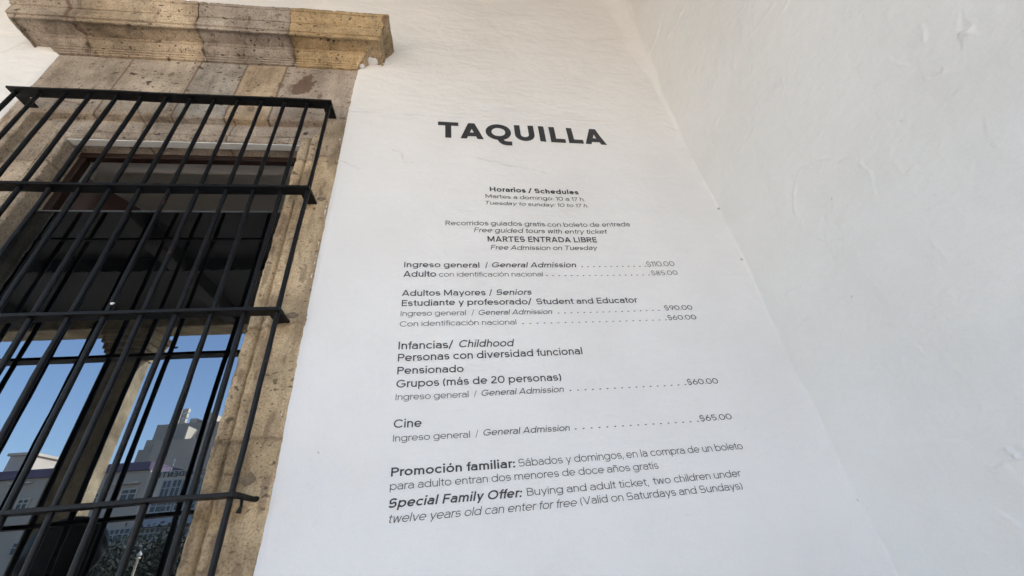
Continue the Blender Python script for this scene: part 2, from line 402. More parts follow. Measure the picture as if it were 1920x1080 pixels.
feat_side = [
 ('ridge', [(1497, 415), (1489, 395), (1487, 370), (1490, 340), (1500, 318), (1520, 304), (1545, 298), (1570, 294)], 0.0045, 0.010),
 ('ridge', [(1575, 302), (1600, 296)], 0.005, 0.006),
 ('ridge', [(1610, 300), (1630, 318), (1640, 350), (1645, 370)], 0.003, 0.010),
 ('ridge', [(1530, 440), (1560, 452), (1590, 446)], 0.0018, 0.010),
 ('ridge', [(1722, 42), (1728, 52), (1732, 78)], 0.0036, 0.009),
 ('ridge', [(1795, 65), (1815, 55), (1825, 46)], 0.010, 0.014),
 ('ridge', [(1660, 108), (1668, 116), (1685, 118), (1705, 122)], 0.0034, 0.007),
 ('ridge', [(1730, 142), (1745, 148), (1765, 140), (1768, 122)], 0.0035, 0.008),
 ('ridge', [(1702, 326), (1712, 312), (1717, 306)], 0.004, 0.006),
 ('ridge', [(1380, 290), (1400, 262), (1418, 232)], 0.0028, 0.014),
 ('ridge', [(1455, 5), (1430, 40), (1405, 70)], 0.003, 0.016),
 ('ridge', [(1478, 2), (1472, 14)], 0.004, 0.010),
 ('ridge', [(1285, 8), (1266, 50), (1250, 75)], 0.004, 0.018),
 ('ridge', [(1240, 40), (1228, 80), (1215, 110)], 0.004, 0.018),
 ('ridge', [(1467, 140), (1470, 168), (1462, 190)], 0.0018, 0.010),
 ('ridge', [(1425, 180), (1416, 200)], 0.002, 0.010),
 ('ridge', [(1340, 232), (1348, 215)], 0.002, 0.009),
 ('ridge', [(1600, 860), (1680, 846), (1740, 836), (1820, 815), (1890, 800)], 0.003, 0.022),
 ('ridge', [(1890, 836), (1905, 848), (1918, 856)], 0.009, 0.010),
 ('ridge', [(1850, 876), (1870, 882), (1895, 872)], 0.006, 0.012),
 ('ridge', [(1875, 960), (1895, 975), (1915, 992)], 0.003, 0.010),
 ('ridge', [(1470, 552), (1500, 540), (1538, 526)], 0.003, 0.014),
 ('ridge', [(1452, 548), (1462, 572), (1500, 600)], 0.0024, 0.012),
 ('ridge', [(1490, 620), (1510, 600)], 0.003, 0.010),
 ('ridge', [(1740, 400), (1790, 370), (1800, 355)], 0.0022, 0.014),
 ('ridge', [(1790, 180), (1800, 168), (1812, 160)], 0.0025, 0.007),
 ('ridge', [(1870, 275), (1850, 235)], 0.0016, 0.012),
 ('ridge', [(1690, 660), (1720, 640)], 0.0015, 0.012),
]
def features(u, v, feats, conv):
    h = np.zeros(u.shape)
    for kind, px, A, W in feats:
        P = [conv(*q) for q in px]
        a = np.array(P); mrg = 0.16
        m = (u > a[:, 0].min() - mrg) & (u < a[:, 0].max() + mrg) & (v > a[:, 1].min() - mrg) & (v < a[:, 1].max() + mrg)
        if not m.any(): continue
        uu = u[m] + 0.004 * fbm(u[m] * 25, v[m] * 25, 2, 5); vv = v[m] + 0.004 * fbm(u[m] * 25, v[m] * 25, 2, 9)
        d, sg, al = polyline_dist(uu, vv, P)
        fade = sstep(0, 0.12, al) * sstep(1, 0.88, al) if len(P) > 2 else 1.0
        if kind == 'ridge':
            vv_ = 0.55 + 0.75 * np.abs(vn(al * 9, 0 * al + A * 999, 51)); hh = vv_ * (0.8 * A * np.exp(-(d / (W * 0.45)) ** 2) * fade + 0.5 * A * sg * np.exp(-d / (W * 2.2)) * fade * np.tanh(d / (W * .3)))
        else:
            hh = A * sg * np.exp(-d / 0.055) * np.tanh(d / (W * 0.35)) * fade
        h[m] += hh
    return h
def rc(z):                      # the inner corner is round high up and crisp lower down
    return 0.004 + 0.11 * sstep(EZ + 1.0 * D, EZ + 2.35 * D, z) ** 1.5
def corner(dist, r):            # push towards the room as the corner gets near
    t = np.clip((r - dist) / r, 0, None)
    tt = np.minimum(t, 0.7071)
    return r * (1 - np.sqrt(1 - tt ** 2)) + r * np.maximum(t - 0.7071, 0)
def h_main(x, z):
    """plaster height above the wall plane, towards the room"""
    x = np.asarray(x, float); z = np.asarray(z, float)
    up = 0.35 + 0.65 * sstep(EZ + 1.2 * D, EZ + 1.6 * D, z)
    h = 0.005 + 0.0045 * fbm(x * 1.7, z * 2.4, 2, 1) + 0.0022 * up * fbm(x * 6, z * 10, 3, 2) + 0.0011 * up * fbm(x * 22, z * 40, 2, 4)
    h = h + 0.00045 * fbm(x * 60, z * 60, 2, 6)
    h = h + features(x, z, feat_main, wpt)
    h = h + 0.0035 * np.exp(-(XC - x).clip(0, 9) / 0.09) * fbm(z * 5.5, x * 4, 3, 41) * sstep(0, 0.05, XC - x + 0.03)
    h = h + corner(XC - x, rc(z) * (1 + 0.15 * vn(z * 3.1, 0 * z, 43)))
    # feathers out to the stone
    inside = (z < ZF + 0.02) & (z > ZS - 0.12)
    de = np.where(inside, np.minimum(np.abs(x - XL), np.abs(x - XR)), 1.0)
    h = np.where(de < 0.022, -0.006 + (h + 0.006) * np.sqrt(np.clip(de / 0.022, 0, 1)), h)
    return h
def h_side(y, z):
    h = 0.006 * fbm(y * 1.9, z * 1.6, 2, 11) + 0.0016 * fbm(y * 8, z * 6, 3, 12) + 0.0008 * fbm(y * 30, z * 22, 2, 14) + 0.0004 * fbm(y * 70, z * 70, 2, 16)
    h = h + features(y, z, feat_side, spt)
    h = h + 0.0038 * np.exp(-np.clip(-y, 0, 9) / 0.09) * fbm(z * 6.5, y * 4, 3, 45)
    return h + corner(-y, rc(z) * (1 + 0.15 * vn(z * 3.1, 0 * z, 43)))
def lin(a, b, st): return np.linspace(a, b, max(2, int(round(abs(b - a) / st)) + 1))
def cat(*a):
    out = list(a[0])
    for q in a[1:]: out += list(q[1:])
    return np.array(out)
ST = 0.0039
zs = cat(np.array([-0.05, 0.3, ZS - 0.12]), lin(ZS - 0.12, EZ - 0.35, 0.03), lin(EZ - 0.35, EZ + 3.55, ST), np.array([EZ + 3.55, EZ + 3.75, CZ + 0.05]))
def jit(z, sd):
    m = sstep(ZF + 0.02, ZF - 0.02, z)
    return m * (0.0065 * fbm(z * 7, z * 0 + sd, 2, 21) + 0.0042 * fbm(z * 45, z * 0 + sd, 3, 23))
V = []; Fc = []; base = 0; MK = []
def patch(us, z, edge_l=None, edge_r=None):
    """columns us (0..1 between jittered borders x0(z), x1(z))"""
    global base
    U, Z = np.meshgrid(us, z, indexing='ij')
    X = edge_l(Z) + (edge_r(Z) - edge_l(Z)) * U
    H = h_main(X, Z)
    V.append(np.stack([X, -H, Z], -1).reshape(-1, 3)); Fc.append(grid_faces(len(us), len(z), True) + base); base += U.size
    mk = np.zeros(X.shape)
    for px, py, r in ((1346, 394, .006), (1388, 489, .005), (1607, 938, .004), (1249, 193, .003), (598, 848, .0022), (1236, 143, .0022)):
        cx, cz = wpt(px, py); mk = np.maximum(mk, 0.75 * sstep(r * 1.5, r * 0.5, np.hypot(X - cx, Z - cz)))
    for pts in ([(655, 211), (700, 214), (780, 219), (903, 223)], [(905, 222), (1040, 226), (1150, 230), (1240, 234), (1272, 249)], [(735, 282), (752, 288), (758, 306), (775, 304)], [(1110, 79), (1150, 76), (1186, 73)],
                [(622, 300), (650, 306), (672, 318)], [(5, 100), (40, 82), (80, 90)], [(770, 78), (810, 82), (850, 96)], [(895, 297), (940, 310), (985, 318), (1025, 327)]):
        P_ = [wpt(*q) for q in pts]; a_ = np.array(P_); m_ = (X > a_[:, 0].min() - .05) & (X < a_[:, 0].max() + .05) & (Z > a_[:, 1].min() - .05) & (Z < a_[:, 1].max() + .05)
        if m_.any():
            xx = X[m_] + 0.004 * fbm(X[m_] * 25, Z[m_] * 25, 2, 5); zz = Z[m_] + 0.004 * fbm(X[m_] * 25, Z[m_] * 25, 2, 9)
            dd, _, al_ = polyline_dist(xx, zz, P_); mk[m_] = np.maximum(mk[m_], 0.22 * np.exp(-(dd / 0.0035) ** 2) * (0.3 + 0.9 * np.abs(vn(al_ * 12, 0 * al_ + 3, 53))))
    # grubby line where the plaster meets the stone
    ee = np.minimum(np.abs(X - XR), np.abs(X - XL)); mk = np.maximum(mk, 0.5 * sstep(0.008, 0.0, ee) * sstep(-0.2, 0.6, fbm(X * 50, Z * 30, 2, 57)) * (Z < ZF))
    MK.append(np.repeat(mk.reshape(-1, 1), 4, 1))
eL = lambda z: XL + jit(z, 1.5); eR = lambda z: XR + jit(z, 7.5)
usr = cat(np.array([0, .002, .0045, .008, .013]), np.linspace(.013, 1, int((XC + 0.02 - XR) / ST)))
patch(usr, zs, eR, lambda z: 0 * z + XC + 0.02)
usl = cat(np.array([0, .5, .9, .945]), np.linspace(.945, .999, 110), np.array([.999, .9995, 1.0]))
patch(usl, zs, lambda z: 0 * z - 12.0, eL)
patch(np.linspace(0, 1, 200), zs[zs >= ZF - 0.01], eL, eR)
patch(np.linspace(0, 1, 12), zs[zs <= ZS - 0.05], eL, eR)
MKA = np.concatenate(MK); MKA[:, 3] = 1
wall = mesh_np('plaster_wall', np.concatenate(V), np.concatenate(Fc), M_PLASTER, None, True, {'mark': MKA})
tag(wall, 'white limewashed wall painted with the ticket office prices, right of the barred window', 'wall')
ysd = cat(lin(0.02, -1.10, ST), lin(-1.10, yb, 0.25)); 
Y, Z = np.meshgrid(ysd, zs, indexing='ij'); H = h_side(Y, Z)
mk = np.zeros(Y.shape)
for px, py, r in ((1598, 556, .003), (1560, 373, .0025), (1690, 226, .002), (1756, 366, .002)):
    cx, cz = spt(px, py); mk = np.maximum(mk, 0.5 * sstep(r * 1.5, r * 0.5, np.hypot(Y - cx, Z - cz)))
mk4 = np.repeat(mk.reshape(-1, 1), 4, 1); mk4[:, 3] = 1
side = mesh_np('plaster_wall', np.stack([XC - H, Y, Z], -1).reshape(-1, 3), grid_faces(len(ysd), len(zs)), M_PLASTER, None, True, {'mark': mk4})
tag(side, 'blank white plaster side wall with lumps and cracks, meeting the lettered wall at right', 'wall')
MB().box(XC + 0.06, XC + 0.45, yb - 0.3, -0.1, 0, CZ).build('wall_core', M_PLASTER, side)

# ================================================================== STONE WINDOW
win = empty('window', (-0.95 * D, 0, EZ - 1.0 * D), 'tall window in a carved stone surround with moulded cornice, behind the black iron grille', 'window')
P = lambda X: X * D
Zr = lambda Z: EZ + Z * D
WXL, WXR, WZT = P(-1.290), P(-0.5515), Zr(1.274)      # the opening
GREY, TAN, YEL, PINK = (0.98, 0.99, 1.02), (1.10, 1.02, 0.90), (1.18, 0.98, 0.62), (1.0, 0.96, 0.93)
def shade(tint, n):
    a = np.ones((n, 4)); a[:, :3] = tint; return a
def resample(pts, st):
    out = [np.array(pts[0], float)]
    for a, b in zip(pts, pts[1:]):
        a = np.array(a, float); b = np.array(b, float); L = np.linalg.norm((b - a)[:2]); n = max(1, int(math.ceil(L / st)))
        out += [a + (b - a) * k / n for k in range(1, n + 1)]
    return np.array(out)

# --- cornice: profile (projection d, height z), bottom to top, in metres
prof = [(-0.02, 1.738), (0.010, 1.738), (0.0102, 1.744), (0.016, 1.7442), (0.0162, 1.750), (0.0225, 1.7502), (0.0227, 1.756), (0.027, 1.7562),
        (0.0305, 1.758), (0.038, 1.762), (0.044, 1.768), (0.0475, 1.776), (0.0515, 1.7762), (0.0517, 1.7875), (0.106, 1.789), (0.1062, 1.779), (0.112, 1.779), (0.1122, 1.793),
        (0.119, 1.7935), (0.120, 1.805), (0.1215, 1.843), (0.1265, 1.8435), (0.1268, 1.853), (0.131, 1.857), (0.137, 1.864), (0.142, 1.874), (0.1445, 1.887), (0.1495, 1.8875), (0.150, 1.901), (0.130, 1.904), (-0.02, 1.905)]
prof = [(d * D, Zr(z)) for d, z in prof]
pr = resample([(d, z, 0) for d, z in prof], 0.0026)[:, :2]
joints = [-1.70, -1.392, -0.985, -0.645, -0.2]       # block borders, real x / D
tints = [(0.90, 0.86, 0.82), (1.10, 1.02, 0.88), (0.93, 0.92, 0.93), (1.16, 0.99, 0.69)]
CV = []; CF = []; CT = []; CM = []; cb0 = 0
def noisy(p, nrm, seed, amp=0.72):
    x, y, z = p[..., 0], p[..., 1], p[..., 2]
    q = 0.0022 * fbm(x * 14 + y * 9, z * 22 + y * 17, 3, seed) + 0.0013 * fbm(x * 70 + y * 31, z * 80 + y * 57, 2, seed + 4)
    pit = vn(x * 45 + y * 23, z * 60 + y * 41, seed + 8); q = q - 0.0035 * sstep(0.55, 0.8, pit)
    return p + nrm * (q * amp)[..., None]
nrm2 = np.gradient(pr, axis=0); nrm2 = np.stack([nrm2[:, 1], -nrm2[:, 0]], -1); nrm2 /= np.linalg.norm(nrm2, axis=1, keepdims=True)
PXL, PXR = P(-1.497), P(-0.409)
def sweep(P0, nrm, tint, seed):
    global cb0
    Q = noisy(P0, nrm, seed)
    nu, nv = Q.shape[:2]
    CV.append(Q.reshape(-1, 3)); CF.append(grid_faces(nu, nv) + cb0); cb0 += nu * nv
    CT.append(shade(tint, nu * nv)); mk = np.zeros((nu * nv, 4)); CM.append(mk); return mk, Q
for k in range(4):
    a, b = joints[k] * D, joints[k + 1] * D
    xs_ = np.linspace(0, 1, int((b - a) / 0.006) + 2)
    lo = (PXL - pr[:, 0]) if k == 0 else np.full(len(pr), a + 0.0015)
    hi = (PXR + pr[:, 0]) if k == 3 else np.full(len(pr), b - 0.0015)
    X = lo[None] + (hi - lo)[None] * xs_[:, None]
    off = [0.0, 0.003, 0.001, 0.0035][k]
    sh = off * np.ones_like(X)
    Pt = np.stack([X, -(pr[:, 0][None] + 0 * X), pr[:, 1][None] + 0 * X], -1)
    nn = np.stack([0 * X, -nrm2[:, 0][None] + 0 * X, nrm2[:, 1][None] + 0 * X], -1)
    Pt = Pt + nn * sh[..., None]
    # worn block edges
    ed = np.minimum(np.abs(X - (a if k else -99)), np.abs(X - (b if k < 3 else 99)))
    Pt = Pt - nn * (0.006 * np.exp(-ed / 0.004) * (0.6 + 0.5 * vn(X * 60, Pt[..., 2] * 60, 31)))[..., None]
    mk, Q = sweep(Pt, nn, tints[k], 40 + k * 5)
    mm = np.zeros(X.shape)
    mm = np.maximum(mm, 0.62 * np.exp(-(ed / 0.018)) * (0.6 + 0.6 * vn(X * 40, Pt[..., 2] * 90, 33)))
    # dark patch at the right end, gashes and small spots along the blocks
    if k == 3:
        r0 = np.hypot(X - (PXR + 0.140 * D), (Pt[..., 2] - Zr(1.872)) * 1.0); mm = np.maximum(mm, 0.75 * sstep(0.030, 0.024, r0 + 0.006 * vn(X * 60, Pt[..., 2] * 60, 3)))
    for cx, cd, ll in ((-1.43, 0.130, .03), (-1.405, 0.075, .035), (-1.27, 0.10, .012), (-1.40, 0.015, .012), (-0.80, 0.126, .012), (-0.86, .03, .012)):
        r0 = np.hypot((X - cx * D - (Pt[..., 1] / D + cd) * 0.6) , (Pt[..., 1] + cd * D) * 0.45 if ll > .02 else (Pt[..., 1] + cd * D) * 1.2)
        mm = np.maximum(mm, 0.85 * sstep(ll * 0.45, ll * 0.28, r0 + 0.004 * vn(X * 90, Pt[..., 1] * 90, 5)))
    mk[:] = np.repeat(np.clip(mm, 0, 1).reshape(-1, 1), 4, 1)
for sgn, X0, tint in ((-1, PXL, tints[0]), (1, PXR, (1.05, 0.93, 0.72))):
    u = np.linspace(0, 1, 44)
    X = X0 + sgn * pr[:, 0][None] + 0 * u[:, None]
    yy = -pr[:, 0][None] * (1 - u[:, None]) + 0.02 * u[:, None]
    Pt = np.stack([X, yy, pr[:, 1][None] + 0 * X], -1)
    nn = np.stack([sgn * nrm2[:, 0][None] + 0 * X, 0 * X, nrm2[:, 1][None] + 0 * X], -1)
    sweep(Pt, nn, tint, 70 + sgn)
corn = mesh_np('cornice', np.concatenate(CV), np.concatenate(CF), M_STONE, win, True, {'tint': np.concatenate(CT), 'mark': np.concatenate(CM)})
# plaster smeared over the right-hand foot of the cornice, mortar in its joints
def blob(name, c, r, mat, parent, seed, n=26):
    u = np.linspace(0, math.pi, n); v = np.linspace(0, 2 * math.pi, n * 2)
    U, W_ = np.meshgrid(u, v, indexing='ij'); d = np.stack([np.sin(U) * np.cos(W_), np.sin(U) * np.sin(W_), np.cos(U)], -1)
    k = 1 + 0.28 * fbm(d[..., 0] * 1.7 + 5 + d[..., 2], d[..., 1] * 1.7 + d[..., 2] * 1.3, 3, seed)
    p = np.array(c) + d * np.array(r) * k[..., None]
    return mesh_np(name, p.reshape(-1, 3), grid_faces(n, n * 2), mat, parent)
blob('plaster_smear', (PXR + 0.034, -0.012, Zr(1.760)), (0.019, 0.014, 0.014), M_PLASTER, corn, 3)
blob('plaster_smear', (PXR + 0.088, -0.014, Zr(1.786)), (0.032, 0.030, 0.006), M_PLASTER, corn, 8)
blob('plaster_smear', (PXR + 0.135, -0.004, Zr(1.800)), (0.050, 0.012, 0.016), M_PLASTER, corn, 12)
m = MB()
for k in (1, 2, 3): m.box(joints[k] * D - 0.003, joints[k] * D + 0.003, -0.045 * D, 0.0, Zr(1.75), Zr(1.86))
m.build('joint_mortar', M_MORTAR, corn)

# --- surround: left jamb, right jamb, lintel; profile across the moulding, opening edge first
#        y (depth)  sL     sT     sR   (metres / D away from the opening edge)
PROF = [(0.085, 0, 0, 0), (0.020, 0, 0, 0), (0.014, .004, .004, .003), (0.009, .013, .012, .010), (0.008, .022, .020, .017), (0.012, .032, .029, .025), (0.017, .036, .033, .029),
        (0.026, .038, .035, .031), (0.026, .041, .038, .034), (0.018, .043, .041, .036), (0.019, .070, .070, .052), (0.022, .090, .092, .062), (0.027, .118, .103, .072), (0.027, .139, .109, .0785),
        (0.001, .142, .111, .0805), (0.0, .146, .115, .084), (0.0, .215, .475, .155)]
def prof_arr(col, st=0.0045):
    return resample([(p[0] * D, p[col] * D, 0) for p in PROF], st)[:, :2]
def stone_part(name, Pt, nn, tint, mark, seed):
    Q = noisy(Pt, nn, seed, 1.1)
    mk = np.repeat(np.clip(mark, 0, 1).reshape(-1, 1), 4, 1)
    tn = np.ones((Pt.shape[0] * Pt.shape[1], 4)); tn[:, :3] = tint.reshape(-1, 3)
    tn[:, 3] = 1.0 if name == 'lintel' else 0.75
    return mesh_np(name, Q.reshape(-1, 3), grid_faces(*Pt.shape[:2]), M_STONE, win, True, {'tint': tn, 'mark': mk})
def pnorm(a):
    g = np.gradient(a, axis=0); n = np.stack([g[:, 1], -g[:, 0]], -1); return n / np.maximum(np.linalg.norm(n, axis=1, keepdims=True), 1e-9)
zbot = ZS
jamb_parts = []
for col, sgn, X0 in ((1, -1, WXL), (3, 1, WXR)):
    pa = prof_arr(col); pn = pnorm(pa)
    top = WZT + (prof_arr(2)[:, 1] if False else np.interp(np.linspace(0, 1, len(pa)), np.linspace(0, 1, len(prof_arr(2))), prof_arr(2)[:, 1]))
    # mitre: the jamb stops where the lintel moulding of the same profile step starts
    key = np.array([p[0] for p in PROF]); sC = np.array([p[col] for p in PROF]) * D; sT = np.array([p[2] for p in PROF]) * D
    top = WZT + np.interp(pa[:, 1], sC, np.minimum(sT, 0.118 * D)); top[pa[:, 1] <= 1e-9] = WZT
    u = np.linspace(0, 1, 620)
    Z = zbot + (top - zbot)[None] * u[:, None]
    X = X0 + sgn * pa[:, 1][None] + 0 * Z; Yy = pa[:, 0][None] + 0 * Z
    nn = np.stack([0 * X + 0, -np.abs(pn[:, 1])[None] + 0 * X, 0 * X], -1)
    nn[..., 0] = -sgn * np.abs(pn[:, 0])[None] * 0.6
    jz = [Zr(q) for q in ((0.53, 0.24, -0.3, -0.7, 1.19) if col == 3 else (1.165, 0.62, 0.1, -0.4))]
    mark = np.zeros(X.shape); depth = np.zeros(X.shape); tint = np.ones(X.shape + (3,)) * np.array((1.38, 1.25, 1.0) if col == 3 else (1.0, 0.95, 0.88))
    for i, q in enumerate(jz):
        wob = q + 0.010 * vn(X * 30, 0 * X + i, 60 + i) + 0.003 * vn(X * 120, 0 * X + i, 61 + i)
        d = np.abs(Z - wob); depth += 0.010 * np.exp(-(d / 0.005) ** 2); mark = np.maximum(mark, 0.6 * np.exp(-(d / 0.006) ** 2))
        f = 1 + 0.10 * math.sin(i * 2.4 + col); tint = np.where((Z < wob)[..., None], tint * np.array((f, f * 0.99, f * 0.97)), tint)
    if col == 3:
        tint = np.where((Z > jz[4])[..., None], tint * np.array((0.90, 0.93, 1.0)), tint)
    # dark runs beside the plaster edge and brown drips
    outer = sstep(0.06 if col == 3 else 0.1, 0.0, (pa[:, 1].max() - pa[:, 1]))[None] + 0 * X
    mark = np.maximum(mark, 0.38 * outer * sstep(-0.1, 0.5, fbm(X * 20, Z * 5, 3, 80)))
    mark = np.maximum(mark, 0.5 * sstep(0.35, 0.75, fbm(X * 38, Z * 11, 3, 82)))
    Pt = np.stack([X, Yy, Z], -1) - nn * depth[..., None]
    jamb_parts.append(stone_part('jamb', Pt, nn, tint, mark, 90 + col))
    jamb_parts[-1]['label'] = 'yellow tan right jamb stones' if col == 3 else 'greyer left jamb stones'
# lintel and frieze
pa = prof_arr(2); pn = pnorm(pa)
sC = np.array([p[2] for p in PROF]) * D
sL = np.interp(pa[:, 1], sC, np.array([p[1] for p in PROF]) * D); sR = np.interp(pa[:, 1], sC, np.array([p[3] for p in PROF]) * D)
sL[pa[:, 1] <= 1e-9] = 0; sR[pa[:, 1] <= 1e-9] = 0
hi = pa[:, 1] >= 0.1145 * D; sL[hi] = 0.215 * D; sR[hi] = 0.155 * D
u = np.linspace(0, 1, 420)
lo = WXL - sL; hi_ = WXR + sR
X = lo[None] + (hi_ - lo)[None] * u[:, None]; Z = WZT + pa[:, 1][None] + 0 * X; Yy = pa[:, 0][None] + 0 * X
nn = np.stack([0 * X, -np.abs(pn[:, 1])[None] + 0 * X, -np.abs(pn[:, 0])[None] * 0.7 + 0 * X], -1)
fx = [-1.247, -1.002, -0.829, -0.678]
mark = np.zeros(X.shape); depth = np.zeros(X.shape); tint = np.ones(X.shape + (3,)) * np.array((0.95, 0.93, 0.92))
ftint = [(0.98, 0.95, 0.92), (1.0, 0.97, 0.93), (0.95, 0.99, 1.03), (1.13, 1.02, 0.86), (0.97, 0.93, 0.92)]
zstep = Zr(1.384); infr = sstep(zstep - 0.008, zstep, Z)
for i, q in enumerate(fx):
    xj = q * D + 0.0016 * vn(Z * 40, 0 * Z + i, 100 + i)
    d = np.abs(X - xj); depth += infr * 0.012 * np.exp(-(d / 0.0035) ** 2); mark = np.maximum(mark, infr * 0.95 * np.exp(-(d / 0.0042) ** 2))
idx = sum((X > q * D).astype(int) for q in fx)
tint = np.where((infr > 0.5)[..., None], np.array(ftint)[idx], tint)
# the crack that runs down the lintel moulding
for pts in ([(258, 205), (265, 225), (259, 240), (266, 262)], [(438, 215), (430, 235), (418, 262)], [(120, 190), (150, 195)]):
    d, sg, al = polyline_dist(X + 0.003 * vn(X * 90, Z * 90, 110), Z, [wpt(*q) for q in pts])
    depth += 0.008 * np.exp(-(d / 0.004) ** 2); mark = np.maximum(mark, 0.8 * np.exp(-(d / 0.0035) ** 2))
# brown inclusion and smaller dark knots
for px, py, r in ((570, 160, 0.050), (54, 150, 0.020), (527, 161, 0.012), (470, 205, .016), (600, 180, .010), (322, 140, .012)):
    cx, cz = wpt(px, py)
    r0 = np.hypot((X - cx) * 0.95, (Z - cz) * 0.62) + r * 0.26 * fbm(X * 24, Z * 20, 4, 120, 0.6)
    mark = np.maximum(mark, (0.85 if r > .03 else 0.6) * sstep(r * 1.1, r * 0.85, r0)); depth += 0.004 * sstep(r * 1.1, r * 0.8, r0)
mark = np.maximum(mark, 0.5 * np.exp(-((Z - WZT - 0.028 * D) / 0.006) ** 2) * (Z < WZT + 0.036 * D) * sstep(-.2, .6, fbm(X * 22, Z * 8, 3, 130)))
Pt = np.stack([X, Yy, Z], -1) - nn * depth[..., None]
lintel = stone_part('lintel', Pt, nn, tint, mark, 140)
# sill
MB().box(XL - 0.02, XR + 0.02, -0.09, 0.12, ZS - 0.11, ZS).build('sill', M_STONE, win, False, 0.012)
# white painted strip under the lintel edge
MB().box(WXL + 0.002, WXR - 0.002, 0.024, 0.056, WZT - 0.0065, WZT - 0.0015).build('painted_strip', M_WHITEP, win)
# timber frame
GY = 0.066 * D
f = MB(); fy0, fy1 = 0.078 * D, 0.102 * D; zlow = Zr(1.253)
f.box(WXL - 0.03, WXR + 0.03, fy0, fy1, zlow, WZT + 0.02)
f.box(WXL - 0.02, WXL + 0.028, fy0 + 0.004, fy1 + 0.004, ZS, zlow - 0.001)
f.box(WXR - 0.004, WXR + 0.03, fy0 + 0.004, fy1 + 0.004, ZS, zlow - 0.001)
f.box(WXL + 0.25, WXR - 0.22, fy0 - 0.006, fy0 - 0.0005, zlow + 0.004, zlow + 0.014)
frame = f.build('frame', M_WOOD, win, False, 0.003)
# shutter leaf swung into the room at the left
a = math.radians(66); L = 0.36; hx, hy = WXL + 0.045, fy1 + 0.02
s = MB(); s.box(0, L, 0, 0.04, Zr(-0.95), Zr(1.19)); s.box(0.05, L - 0.05, -0.006, -0.0005, Zr(0.3), Zr(1.12)); s.box(0.05, L - 0.05, 0.0405, 0.046, Zr(0.3), Zr(1.12))
s.v = [(hx + x * math.cos(a) - y * math.sin(a), hy + x * math.sin(a) + y * math.cos(a), z) for x, y, z in s.v]
s.build('shutter', M_WOOD, win, False, 0.003)
# dark glass and its thin top edge
gz = Zr(0.989)
pane = MB().box(WXL + 0.004, WXR + 0.002, GY - 0.004, GY, ZS + 0.002, gz - 0.006)
pane = mesh_np('glass_pane', [(WXL + 0.001, GY, ZS), (WXR - 0.001, GY, ZS), (WXR - 0.001, GY, gz - 0.003), (WXL + 0.001, GY, gz - 0.003)], [[0, 1, 2, 3]], M_GLASS, win, False)
MB().box(WXL + 0.001, WXR - 0.001, GY - 0.004, GY + 0.006, gz - 0.0028, gz + 0.001).build('pane_edge', simple('dull_aluminium', (0.20, 0.21, 0.22), 0.4, 0.6), win)
# room behind
rm = MB(); rx0, rx1, ry0, ry1, rz0, rz1 = -4.2, 0.9, fy1 + 0.10, 4.4, 0.0, Zr(1.95)
rm.box(rx0, rx1, ry0, ry1, rz1, rz1 + 0.1); rm.box(rx0, rx1, ry0, ry1, -0.1, 0); rm.box(rx0 - .1, rx0, ry0, ry1, -.1, rz1 + .1); rm.box(rx1, rx1 + .1, ry0, 1.6, -.1, rz1 + .1).box(rx1, rx1 + .1, 2.2, ry1, -.1, rz1 + .1).box(rx1, rx1 + .1, 1.6, 2.2, -.1, 2.2).box(rx1, rx1 + .1, 1.6, 2.2, 2.75, rz1 + .1)  # unseen gap in the right wall, added to let daylight into the room
rm.box(rx0 - .1, rx1 + .1, ry1, ry1 + .1, -.1, rz1 + .1)
rm.box(rx0, WXL - 0.03, ry0 - .06, ry0, -.1, rz1 + .1); rm.box(WXR + 0.04, rx1, ry0 - .06, ry0, -.1, rz1 + .1); rm.box(WXL - 0.03, WXR + 0.04, ry0 - .06, ry0, WZT + .02, rz1 + .1); rm.box(WXL - 0.03, WXR + 0.04, ry0 - .06, ry0, -.1, ZS)
tag(rm.build('room', M_ROOM), kind='structure')

